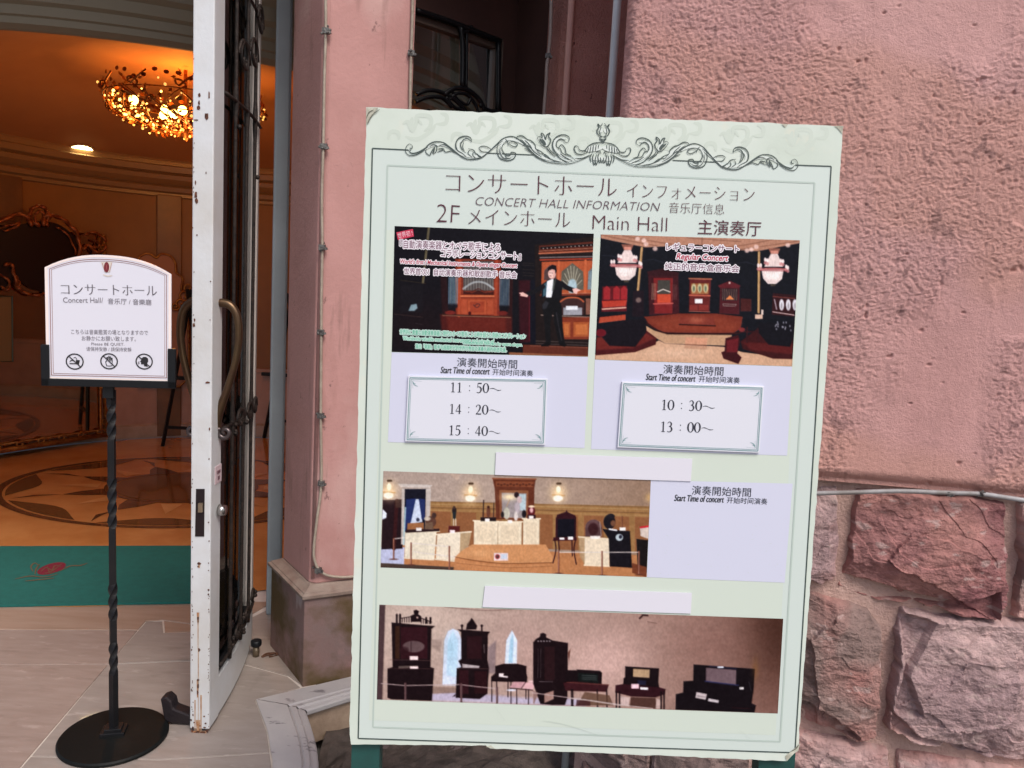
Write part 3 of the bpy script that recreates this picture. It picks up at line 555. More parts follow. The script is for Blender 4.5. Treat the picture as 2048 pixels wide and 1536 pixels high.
# ------------------------------------------------------------------ door wedge, brass stop
g0 = G(322, 1425); wd = empty('door_wedge', G(350, 1448), 'dark cast iron door holder on the floor against the white door', 'door stop')
def GW(u, v, d): return AY(u, v, d)
yw = G(360, 1445)[1]
prof = [(320, 1398), (332, 1394), (343, 1404), (346, 1418), (372, 1428), (396, 1437), (396, 1451), (340, 1447), (328, 1440)]
MB().extr([AY(u, v, yw-.02) for u, v in prof], (0, 1, 0), .045).out('wedge_body', mat('dark_cast_iron', (.025, .018, .02), .5, .4, bump=.3, bs=80), wd, bevel=.005)
g1 = G(512, 1312); ds = empty('floor_stop', g1, 'small brass floor stop with a black rubber cap', 'door stop')
MB().tube([g1, g1+np.array([0, 0, .045])], .013, 16).out('brass_stem', mat('dull_brass', (.25, .20, .14), .35, .8), ds, smooth=True)
MB().tube([g1+np.array([0, 0, .044]), g1+np.array([0, 0, .048]), g1+np.array([0, 0, .064]), g1+np.array([0, 0, .067])], [.019, .021, .021, .016], 18).out('rubber_cap', m_black, ds, smooth=True)
b = MB(); c = G(540, 1312)
b.tube([c+np.array([.028*math.cos(q*2.3), .016*math.sin(q*3.1), .003+.004*abs(math.sin(q*2))]) for q in np.linspace(0, 3.4, 26)], [.0015+.0025*abs(math.sin(q*5)) for q in np.linspace(0, 3.4, 26)], 5)
tag(b.out('dry_leaf', mat('dry_leaf_brown', (.10, .04, .02), .8)), 'crumpled dry reddish leaf on the floor behind the door', 'leaf')
# ------------------------------------------------------------------ sign stand
sb = G(228, 1476); SX, SY = sb[0], sb[1]
sg = empty('sign_stand', (SX, SY, 0), 'black twisted iron stand holding a white arched concert hall sign', 'sign stand')
MB().lathe((SX, SY), [(.001, .0), (.158, .0), (.162, .004), (.162, .010), (.158, .015), (.05, .022), (.001, .022)], 56, 0, tau).out('base_disc', mat('scuffed_black_steel', (.006, .007, .007), .55, .0, spec=.16, col2=(.013, .013, .012), cs=9, fac=(.5, .8), bump=.06, bs=30), sg, smooth=False)
MB().box((SX, SY, .026), (1, .25, 0), (-.25, 1, 0), (0, 0, 1), .07, .055, .012).box((SX, SY, .036), (1, .25, 0), (-.25, 1, 0), (0, 0, 1), .05, .04, .010).out('base_collar', m_iron, sg, bevel=.002)
zs = np.linspace(.03, 1.13, 260); v = []; n = 4
def tw(z):
    for a, b_ in ((.40, .52), (.70, .86), (.98, 1.09), (.22, .33)):
        if a < z < b_: return 1
    return 0
ang = 0.; b = MB(); vs = []
for z in zs:
    if tw(z): ang += .16
    for k in range(4): a = ang+tau*k/4+.4; vs.append((SX+.0135*math.cos(a), SY+.0135*math.sin(a), z))
b.add(vs, [(i*4+j, i*4+(j+1) % 4, i*4+4+(j+1) % 4, i*4+4+j) for i in range(len(zs)-1) for j in range(4)]); b.out('twisted_pole', m_iron, sg)
yaw = rad(14); sx = np.array([math.cos(yaw), math.sin(yaw), 0]); sn = np.array([math.sin(yaw), -math.cos(yaw), 0]); sp0 = np.array([SX, SY-.02, 0])
def SP(u, v, off=0.): return ON(u, v, sp0, sn)+sn*off
def sl(P): return np.array([(P-sp0) @ sx, P[2]])
def sw(x, z, off=0.): return sp0+sx*x+np.array([0, 0, z])+sn*off
L0 = sl(SP(104, 760)); R0 = sl(SP(345, 762)); LS = sl(SP(87.5, 537)); RS_ = sl(SP(341.5, 546)); TP = sl(SP(212, 510))
xl0 = (LS[0]+L0[0])/2-.004; xr0 = (RS_[0]+R0[0])/2; zb0 = (L0[1]+R0[1])/2; zs0 = (LS[1]+RS_[1])/2; zt0 = TP[1]
def arch(i, n=18):
    a, b_, z0, zs_, z2 = xl0+i, xr0-i, zb0+i, zs0-i*.3, zt0-i; c = .022
    pts = [(a, z0), (b_, z0), (b_, zs_-c)]
    for q in np.linspace(0, 1, n):
        x = b_-(b_-a)*q; u = (2*q-1); z = zs_+(z2-zs_)*(1-abs(u)**2.3)
        pts.append((x, z))
    pts.append((a, zs_-c)); return pts
pan = MB().extr([sw(x, z, .0) for x, z in arch(0)], sn, .006).out('sign_panel', mat('white_sign_panel', (.68, .68, .76), .3), sg)
def outline(b, i0, i1, offn):
    A_, B_ = arch(i0), arch(i1); n = len(A_); b.add([sw(x, z, offn) for x, z in A_]+[sw(x, z, offn) for x, z in B_], [(k, (k+1) % n, n+(k+1) % n, n+k) for k in range(n)])
b = MB(); outline(b, .012, .0138, .0068); outline(b, .0175, .0187, .0068); b.out('border_line', ink('sign_border', (150, 95, 90)), pan)
b = MB(); outline(b, .0001, .0075, .0066); b.out('border_edge', ink('sign_cream', (255, 240, 235)), pan)
hb = MB(); za = sl(SP(95, 690))[1]
for xa in (xl0-.002, xr0+.002): hb.box(sw(xa+(.008 if xa < 0 else -.008) if 0 else xa, (za+zb0)/2-.008, .003), sx, sn, (0, 0, 1), .022, .020, za-zb0+.02)
hb.box(sw((xl0+xr0)/2, zb0-.008, .003), sx, sn, (0, 0, 1), xr0-xl0+.026, .020, .022); hb.box(sw(.0, zb0-.03, -.012), sx, sn, (0, 0, 1), .03, .02, .05)
hb.out('holder', m_black, sg, bevel=.0015)
# ------------------------------------------------------------------ lettering helpers
def text_mesh(body, offset=0., shear=0.):
    c = bpy.data.curves.new('t', 'FONT'); c.body = body; c.offset = offset; c.shear = shear; c.resolution_u = 3; c.fill_mode = 'FRONT'
    o = bpy.data.objects.new('t', c); COL.objects.link(o); dg = bpy.context.evaluated_depsgraph_get(); me = bpy.data.meshes.new_from_object(o.evaluated_get(dg))
    v = np.array([tuple(p.co) for p in me.vertices]).reshape(-1, 3); f = [tuple(p.vertices) for p in me.polygons]
    bpy.data.objects.remove(o); bpy.data.curves.remove(c); bpy.data.meshes.remove(me); return v[:, :2], f
TX = {}
class Face:                     # a flat printed face: local metres x,z on plane
    def __init__(s, o, ex, ez, n): s.o, s.ex, s.ez, s.n = (np.array(a, float) for a in (o, ex, ez, n))
    def L(s, u, v): p = ON(u, v, s.o, s.n)-s.o; return np.array([p @ s.ex, p @ s.ez])
    def W(s, xz, off): xz = np.asarray(xz, float); return s.o+xz[..., 0:1]*s.ex+xz[..., 1:2]*s.ez+s.n*off
    def text(s, body, l, r, h, m, parent, off=.0016, weight=0., shear=0., halo=None, contrast=0., name='lettering', ref=None, hoff=.0012):
        """l, r: photo pixels of the left and right ends of the baseline, h: glyph height in pixels"""
        a, b = s.L(*l), s.L(*r); hh = (s.L(l[0], l[1]-h)-a)[1]; d = b-a; W_ = np.linalg.norm(d); d /= W_; up = np.array([-d[1], d[0]])
        out = []
        v0, f0 = text_mesh(body, 0, shear); lo, hi = v0.min(0), v0.max(0)
        for wt, mm, of in (([(0, halo[0], hoff)] if halo else [])+[(weight, m, off)]):
            v, f = text_mesh(body, wt, shear); q = (v-lo)/(hi-lo)
            if mm is m and contrast:
                q2 = q.copy(); q2[:, 0] += contrast*hh/W_; f = f+[tuple(i+len(q) for i in g) for g in f]; oo = np.r_[np.full(len(q), of), np.full(len(q), of+.00012)]; q = np.r_[q, q2]
            elif halo and mm is halo[0]:
                n0 = len(q); hr_ = halo[1]; Q_ = []; F_ = []; O_ = []
                for i8 in range(10): an = tau*i8/10; Q_.append(q+np.array([math.cos(an)*hr_*hh/W_*1.15, math.sin(an)*hr_*1.15])); F_ += [tuple(i+n0*i8 for i in g) for g in f]; O_.append(np.full(n0, of+.00003*i8))
                q, f, oo = np.concatenate(Q_), F_, np.concatenate(O_)
            else: oo = np.full(len(q), of)
            P = a+q[:, :1]*W_*d+q[:, 1:]*hh*up; Wd = s.W(P, 0)+oo[:, None]*s.n
            out.append(obj(name if mm is m else 'lettering_halo', Wd, f, mm, parent))
        return out
    def ribbon(s, b, pts, w, off, k=6, closed=False, px=True, ends=.3):
        s.cnt = getattr(s, 'cnt', 0)+1; off += (s.cnt % 16)*1.3e-5
        P = spline(pts, k, closed) if len(pts) > 2 or closed else np.array(pts, float)
        Q = np.array([s.L(*p) for p in P]) if px else P; n = len(Q); w = w if np.iterable(w) else [w]*n; w = np.interp(np.linspace(0, 1, n), np.linspace(0, 1, len(w)), w); A_ = []; B_ = []
        for i in range(n):
            t = Q[(i+1) % n if closed else min(i+1, n-1)]-Q[i-1 if closed else max(i-1, 0)]; t /= np.linalg.norm(t)+1e-12; nn = np.array([-t[1], t[0]]); e = 1.
            if not closed and ends < 1: e = ends+(1-ends)*min(1, 4*min(i, n-1-i)/max(n-1, 1))
            A_.append(Q[i]+nn*w[i]*e/2); B_.append(Q[i]-nn*w[i]*e/2)
        m_ = n if closed else n-1
        b.add(list(s.W(np.array(A_+B_), off)), [(i, n+i, n+(i+1) % n, (i+1) % n) for i in range(m_)])
    def poly(s, b, pts, off, px=True):
        Q = np.array([s.L(*p) for p in pts]) if px else np.array(pts); b.add(list(s.W(Q, off)), [tuple(range(len(pts)))])
# sign stand print
SF = Face(sw(0, 0, 0), sx, (0, 0, 1), sn)
k_grey = ink('sign_grey_ink', (96, 90, 98)); k_blk = ink('black_ink', (30, 28, 34)); k_lg = ink('sign_light_ink', (128, 122, 132))
SF.text('コンサートホール', (123, 589), (315, 592), 22, k_grey, pan, off=.0072, weight=-.024, contrast=.05)
SF.text('Concert Hall/', (128, 605), (208, 605.5), 10.5, k_lg, pan, off=.0072)
SF.text('音乐厅 / 音樂廳', (217, 608), (304, 610.5), 12, k_lg, pan, off=.0072)
SF.text('こちらは音楽鑑賞の場となりますので', (144, 668), (297, 670), 10, k_lg, pan, off=.0072)
SF.text('お静かにお願い致します。', (165, 681), (273, 682.5), 10, k_lg, pan, off=.0072)
SF.text('Please BE QUIET.', (184, 691), (250, 692), 6.5, k_lg, pan, off=.0072)
SF.text('请保持安静 / 請保持安靜', (174, 701.5), (264, 703), 8.5, k_lg, pan, off=.0072)
b = MB(); k_i = 0
def ring(b, cx, cy):
    c = SF.L(cx, cy); r_ = .0225
    SF.ribbon(b, [c+r_*np.array([math.cos(a), math.sin(a)]) for a in np.linspace(0, tau, 33)[:-1]], .0034, .0075, k=1, closed=True, px=False)
    SF.ribbon(b, [c+r_*np.array([-.7, .7]), c+r_*np.array([.7, -.7])], .0028, .0078, px=False, ends=1)
ring(b, 151, 722.5); c = SF.L(151, 722.5); q = lambda pts: [c+np.array(p)*.0225 for p in pts]
SF.poly(b, q([(-.62, -.22), (.3, -.22), (.3, -.34), (-.62, -.34)]), .0076, False); SF.ribbon(b, q([(-.6, -.1), (-.5, .08), (-.2, .15), (.0, .05), (.1, -.1)]), .0022, .0076, px=False); SF.poly(b, q([(.12, .2), (.62, .2), (.5, -.36), (.2, -.36)]), .0077, False); SF.ribbon(b, q([(-.15, .45), (.1, .55), (.3, .2)]), .0018, .0076, px=False)
b.out('prohibition_icon', k_blk, pan); b = MB(); ring(b, 219.5, 722); c = SF.L(219.5, 722)
SF.ribbon(b, q([(-.3, -.6), (-.42, -.05), (-.3, 0), (-.28, .45), (-.18, .5), (-.12, .05), (-.08, .6), (.03, .62), (.06, .05), (.12, .58), (.2, .55), (.22, .0), (.3, .42), (.38, .4), (.38, -.2), (.3, -.6), (-.3, -.6)]), .0019, .0076, px=False, k=3, ends=1)
b.out('prohibition_icon', k_blk, pan); b = MB(); ring(b, 289.5, 722.5); c = SF.L(289.5, 722.5)
SF.poly(b, q([(.0, -.62), (.45, -.7), (.32, -.35), (.5, .05), (.48, .4), (.25, .62), (-.1, .62), (-.35, .42), (-.38, .18), (-.52, -.02), (-.38, -.1), (-.4, -.38), (-.05, -.36)]), .0076, False)
for dy in (-.25, -.05): SF.ribbon(b, q([(-.6, dy), (-.75, dy-.1)]), .0018, .0076, px=False, ends=1)
b.out('prohibition_icon', k_blk, pan)
b = MB(); SF.poly(b, [(203, 524), (226, 524), (221, 545), (211, 545)], .0070); SF.ribbon(b, [(207, 549), (216, 552), (226, 551)], .004, .0070); b.out('crest_shield', ink('crest_cream', (225, 215, 205)), pan)
b = MB(); SF.poly(b, [(214.5+5.3*math.cos(a), 534.5+10.5*math.sin(a)) for a in np.linspace(0, tau, 20)[:-1]], .0074); b.out('crest_oval', ink('crest_red', (120, 25, 40)), pan)
b = MB()
for dx_ in (-2, 2): SF.ribbon(b, [(214.5+dx_, 528), (214.5-dx_*.3, 534), (214.5+dx_, 541)], .0011, .0077)
SF.ribbon(b, [(206, 526), (211, 544)], .001, .0074, ends=1); SF.ribbon(b, [(225, 526), (220, 544)], .001, .0074, ends=1)
b.out('crest_lines', ink('crest_line', (170, 90, 90)), pan)
# ------------------------------------------------------------------ information board
BLP = ray(716.6, 1476.4)*1.44+EYE
PX = np.array([.99978, .0107, .01797]); PZ = np.array([-.01958, .05779, .99814]); PX /= np.linalg.norm(PX); PZ -= PX*(PX @ PZ); PZ /= np.linalg.norm(PZ); PN = np.cross(PX, PZ)
if PN[1] > 0: PN = -PN
BF = Face(BLP, PX, PZ, PN)
ib = empty('information_board', BF.W(np.array([.4, 0]), -.05)*[1, 1, 0]+[0, 0, -.2], 'tall pale green concert hall information board on green legs', 'notice board')
oc = [(733, 215), (1686, 252), (1683, 300), (1672, 480), (1640, 905), (1596, 1500), (1589, 1503), (1573, 1522), (980, 1497), (972, 1491), (702, 1489), (699, 1470), (722, 600), (731, 300)]
rr_ = random.Random(5); ocd = []
for i in range(len(oc)):
    a, b_ = oc[i], oc[(i+1) % len(oc)]; n = max(1, int(math.hypot(a[0]-b_[0], a[1]-b_[1])/14))
    for k in range(n): ocd.append((a[0]+(b_[0]-a[0])*k/n+rr_.gauss(0, .55), a[1]+(b_[1]-a[1])*k/n+rr_.gauss(0, .55)))
ol = [BF.L(*p) for p in ocd]
m_board = mat('pale_green_print', tuple(lin((222, 231, 221))*.88), .42, spec=.25, col2=tuple(lin((208, 219, 206))*.88), cs=4, spots=[(tuple(lin((226, 224, 206))*.88), 7, .60, (1, 1, 1), .12)], bump=.02, bs=30)
core = MB().extr([BF.W(p, -.014) for p in ol], PN, .0135).out('foam_core', mat('foam_board_edge', (.62, .62, .52), .8, col2=(.45, .44, .36), cs=60), ib)
pr = obj('printed_sheet', [BF.W(p, 0.) for p in ol], [tuple(range(len(ol)))[::-1]], m_board, ib)
def bl(pts, off, m, name, parent=pr, **k):
    b = MB(); BF.poly(b, pts, off); return b.out(name, m, parent, **k)
# legs
for xa, xb, lab in ((700, 757, 0), (1525, 1598, 1)):
    c0 = BF.L((xa+xb)/2, 1500); wd_ = (BF.L(xb, 1500)-BF.L(xa, 1500))[0]; b = MB()
    bot = BF.W(np.array([c0[0], 0]), -.035); tdn = -bot[2]-.2
    b.box(BF.W(np.array([c0[0], .2]), -.034), PX, PN, PZ, wd_, .038, 2*.2+.9).out('leg', mat('green_painted_timber', (.01, .075, .065), .45, col2=(.012, .05, .045), cs=12, bump=.1, bs=50), ib)
for xa, dr in ((BF.L(728, 1500)[0], -1), (c0[0], 1)):
    p = BF.W(np.array([xa, .75]), -.075); ft = BF.W(np.array([xa, 0]), 0.); y_ = p[1]+.24; b = MB().tube([p, np.array([ft[0]*y_/ft[1]*.985, y_, -.2])], .016, 4).out('rear_leg', MATS['green_painted_timber'], ib)
# lower legs stand to the ground
for o_ in [o for o in bpy.data.objects if o.name.startswith('leg') and o.parent is ib]: pass
# printed frame lines
k_dl = ink('board_dark_line', (66, 80, 76)); k_ll = ink('board_light_line', (190, 205, 196)); k_pale = ink('board_pale_field', (214, 226, 219))
fTL, fTR, fBR, fBL = (745, 297), (1662, 333), (1589.5, 1505), (716.6, 1476.4)
b = MB(); BF.poly(b, [fTL, fTR, fBR, fBL], .0004); b.out('pale_field', k_pale, pr)
b = MB()
for a, c_ in ((fTL, (822, 300.5)), ((1590, 330.5), fTR), (fTR, fBR), (fBR, fBL), (fBL, fTL)): BF.ribbon(b, [a, c_], .0024, .0009, ends=1)
BF.ribbon(b, [(975, 306.5), (1075, 310.5)], .002, .0009, ends=1); BF.ribbon(b, [(1345, 321), (1440, 325)], .002, .0009, ends=1)
b.out('frame_line', k_dl, pr)
b = MB(); g4 = [(775, 331), (1629, 366), (1560, 1483), (746, 1454)]
for i in range(4): BF.ribbon(b, [g4[i], g4[(i+1) % 4]], .003, .0008, ends=1)
b.out('inner_line', k_ll, pr)
b = MB(); BF.poly(b, [(770, 460), (1600, 490), (1551, 1470), (738, 1440)], .0006); b.out('green_field', ink('board_green_field', (215, 226, 213)), pr)
# scroll ornament
Zs = lambda pts: [(720+x/4.096, 200+y/4.096) for x, y in pts]
orn = [([(430, 375), (405, 362), (380, 385), (375, 425), (405, 455), (460, 450), (520, 415), (560, 370), (610, 345), (680, 350), (740, 390), (800, 440), (860, 480), (920, 488), (990, 475), (1050, 430), (1110, 375), (1170, 320), (1240, 300), (1300, 325), (1360, 375), (1410, 430), (1470, 480), (1540, 510), (1610, 520), (1700, 525), (1780, 505), (1860, 470), (1900, 450)], 1.5),
 ([(430, 375), (426, 398), (406, 394)], 1.2), ([(400, 412), (425, 438), (480, 428), (530, 400), (560, 385)], 1.6), ([(545, 400), (540, 430), (570, 455), (580, 430)], 1.2), ([(570, 385), (600, 368), (630, 380), (625, 420), (600, 448)], 1.3),
 ([(600, 398), (585, 430), (577, 452)], 1.3), ([(650, 372), (690, 368), (730, 390), (780, 430), (840, 465)], 1.3), ([(640, 410), (680, 398), (700, 428), (750, 420), (790, 440)], 1.2), ([(610, 385), (606, 415), (596, 440)], 2.2), ([(630, 430), (680, 410), (640, 395)], 1.1),
 ([(915, 345), (905, 310), (860, 298), (810, 315), (785, 360), (795, 410), (840, 440), (870, 465)], 1.5), ([(915, 345), (880, 318), (845, 330), (825, 370), (840, 410), (868, 436)], 1.2), ([(850, 345), (842, 385), (856, 420)], 1.0),
 ([(885, 400), (930, 412), (950, 440), (1000, 470)], 1.2), ([(900, 410), (885, 440), (920, 470)], 1.1), ([(930, 425), (925, 455), (950, 478)], 1.2), ([(970, 395), (1000, 380), (1040, 385), (1075, 405)], 1.2), ([(975, 398), (1000, 425), (1050, 428)], 1.2), ([(960, 440), (975, 465), (1010, 468)], 1.1), ([(1075, 405), (1110, 380), (1140, 350)], 1.1),
 ([(1170, 335), (1130, 370), (1125, 430), (1150, 480), (1210, 498), (1260, 480), (1275, 440), (1240, 430), (1228, 455), (1195, 452), (1165, 410), (1170, 370), (1210, 340)], 1.4), ([(1150, 380), (1148, 430), (1180, 478), (1240, 475)], 1.1), ([(1190, 455), (1200, 475), (1230, 480)], 1.0),
 ([(1280, 325), (1290, 300), (1330, 296), (1370, 325), (1400, 335), (1432, 368), (1440, 400), (1475, 440)], 1.4), ([(1220, 352), (1255, 342), (1290, 365), (1270, 385), (1232, 370), (1220, 352)], 1.2), ([(1190, 320), (1210, 345), (1215, 375)], 1.1),
 ([(1330, 370), (1380, 378), (1430, 428), (1490, 470)], 1.3), ([(1345, 395), (1400, 425), (1450, 470), (1520, 500)], 1.6), ([(1350, 330), (1385, 365), (1410, 400)], 1.2), ([(1310, 320), (1345, 350), (1385, 395)], 1.0), ([(1440, 400), (1490, 430), (1530, 470), (1600, 505)], 1.3), ([(1475, 440), (1520, 450), (1570, 490), (1650, 510)], 1.2),
 ([(1450, 310), (1468, 340), (1490, 370), (1520, 388), (1545, 372), (1562, 330), (1545, 300), (1557, 272), (1530, 288), (1520, 325), (1505, 285), (1484, 275), (1493, 308), (1470, 300), (1450, 310)], 1.4), ([(1470, 320), (1500, 350), (1515, 375)], 2.4), ([(1490, 320), (1510, 345), (1522, 370)], 2.0), ([(1530, 385), (1540, 410), (1600, 468)], 1.4), ([(1545, 385), (1560, 415), (1610, 460)], 1.1),
 ([(1708, 345), (1714, 310), (1680, 288), (1630, 293), (1590, 325), (1577, 370), (1590, 420), (1640, 480), (1700, 508)], 1.5), ([(1708, 345), (1685, 350), (1668, 330), (1640, 320), (1612, 345), (1612, 388), (1640, 400), (1660, 440), (1720, 460), (1762, 492)], 1.2), ([(1620, 400), (1650, 368), (1680, 400), (1690, 440), (1730, 458)], 1.2), ([(1640, 440), (1680, 470), (1740, 500)], 1.1), ([(1610, 440), (1650, 490), (1710, 515)], 1.1),
 ([(1790, 385), (1765, 377), (1754, 400), (1775, 440), (1820, 446), (1862, 428)], 1.4), ([(1790, 385), (1800, 412), (1840, 415), (1870, 380), (1910, 357), (1960, 350), (1988, 350)], 1.4), ([(1760, 480), (1820, 478), (1880, 455)], 1.2),
 ([(1872, 392), (1858, 435)], 1.2), ([(1892, 378), (1880, 438)], 1.3), ([(1912, 370), (1904, 434)], 1.3), ([(1934, 368), (1928, 420)], 1.2), ([(1955, 368), (1950, 400)], 1.1), ([(1850, 405), (1842, 430)], 1.),
 ([(1900, 440), (1884, 470), (1892, 512)], 1.4), ([(1915, 440), (1905, 480), (1917, 532), (1930, 500)], 1.4), ([(1940, 445), (1926, 490), (1935, 532), (1948, 495)], 1.4), ([(1960, 430), (1948, 470), (1960, 512), (1975, 500)], 1.4), ([(1985, 515), (1972, 500), (1968, 470)], 1.3), ([(1930, 430), (1960, 420), (1975, 440)], 1.2),
 ([(1975, 300), (1950, 285), (1941, 250), (1956, 226), (1948, 198), (1968, 216), (1988, 190)], 1.5), ([(1975, 296), (1962, 270), (1970, 235), (1978, 222)], 1.1), ([(1966, 302), (1966, 322), (1976, 330), (1978, 350)], 1.4), ([(1966, 302), (1988, 300)], 1.3), ([(1966, 322), (1988, 324)], 1.3), ([(1984, 328), (1984, 350)], 2.2)]
b = MB(); cxl = BF.L(*Zs([(1988, 350)])[0]); U_ = (BF.L(745+1, 300)-BF.L(745, 300))[0]
axis_l, axis_r = BF.L(744, 297), BF.L(1662, 333)
bf = MB()
vine = [([(400, 405), (430, 440), (520, 410), (600, 372), (700, 372), (800, 432), (900, 462), (1000, 455), (1100, 385), (1200, 325), (1290, 335), (1380, 385), (1480, 465), (1600, 498), (1750, 495), (1890, 440)], 9), ([(880, 320), (815, 345), (808, 405), (870, 450)], 7), ([(1190, 330), (1145, 400), (1180, 478), (1260, 455)], 7), ([(1690, 320), (1610, 325), (1595, 390), (1660, 460), (1740, 490)], 8), ([(1500, 300), (1520, 350), (1525, 380)], 12), ([(1330, 320), (1400, 370), (1480, 440)], 12), ([(1850, 410), (1900, 400), (1988, 390)], 20), ([(1900, 480), (1988, 480)], 14), ([(1955, 250), (1988, 250)], 16)]
for P_, w_ in vine:
    Q = spline([BF.L(*p) for p in Zs(P_)], 5)
    for mir_ in (0, 1):
        R_ = Q.copy()
        if mir_: R_[:, 0] = 2*cxl[0]-R_[:, 0]; 
        BF.ribbon(bf, R_, w_*U_*.55, .0011+.0001*mir_, k=1, px=False, ends=.3)
bf.out('ornament_ground', ink('ornament_white', (222, 231, 224)), pr)
for P_, w_ in orn:
    Q = spline([BF.L(*p) for p in Zs(P_)], 5)
    for mir_ in (0, 1):
        R_ = Q.copy()
        if mir_: R_[:, 0] = 2*cxl[0]-R_[:, 0]
        BF.ribbon(b, R_, w_*U_*1.5, .0016, k=1, px=False, ends=.35)
b.out('scroll_ornament', k_dl, pr)
b = MB()
for cx0 in np.linspace(-250, 3900, 9):
    for P_ in ([(260, 250), (310, 200), (300, 130), (200, 130), (190, 190)], [(350, 190), (430, 180), (440, 120), (390, 100)], [(100, 300), (200, 320), (310, 250), (350, 190)], [(600, 200), (640, 180), (680, 250), (720, 170), (760, 200)], [(680, 140), (670, 200), (690, 260)], [(480, 330), (500, 270), (560, 270), (570, 330)]):
        pp = Zs([(cx0+x, y+(cx0+x)*.037-15) for x, y in P_])
        if all(745 < p[0] < 1676 for p in pp): BF.ribbon(b, pp, .0075, .00012)
b.out('damask_print', ink('damask_tone', (209, 220, 207)), pr)
# headings
k_mar = ink('maroon_ink', (84, 26, 44)); k_mg = ink('grey_maroon_ink', (92, 62, 74)); k_dk = ink('dark_ink', (44, 46, 60))
T = BF.text
T('コンサートホール', (890, 385), (1233, 395), 40, k_mar, pr, weight=-.026, contrast=.03)
T('インフォメーション', (1252, 396), (1508, 404), 29, k_mar, pr, weight=-.026, contrast=.03)
T('CONCERT HALL INFORMATION', (951, 411), (1320, 423), 17.5, k_mg, pr, weight=-.015, shear=.22)
T('音乐厅信息', (1337, 426), (1448, 430), 22, k_mar, pr, weight=-.014)
T('2F', (872, 444), (919, 447), 37, k_mar, pr, weight=-.02)
T('メインホール', (935, 449), (1140, 456), 32, k_mar, pr, weight=-.026, contrast=.03)
T('Main Hall', (1184, 459), (1334, 464), 29, k_mar, pr, weight=-.017)
T('主演奏厅', (1395, 469), (1521, 473), 30, k_mar, pr)
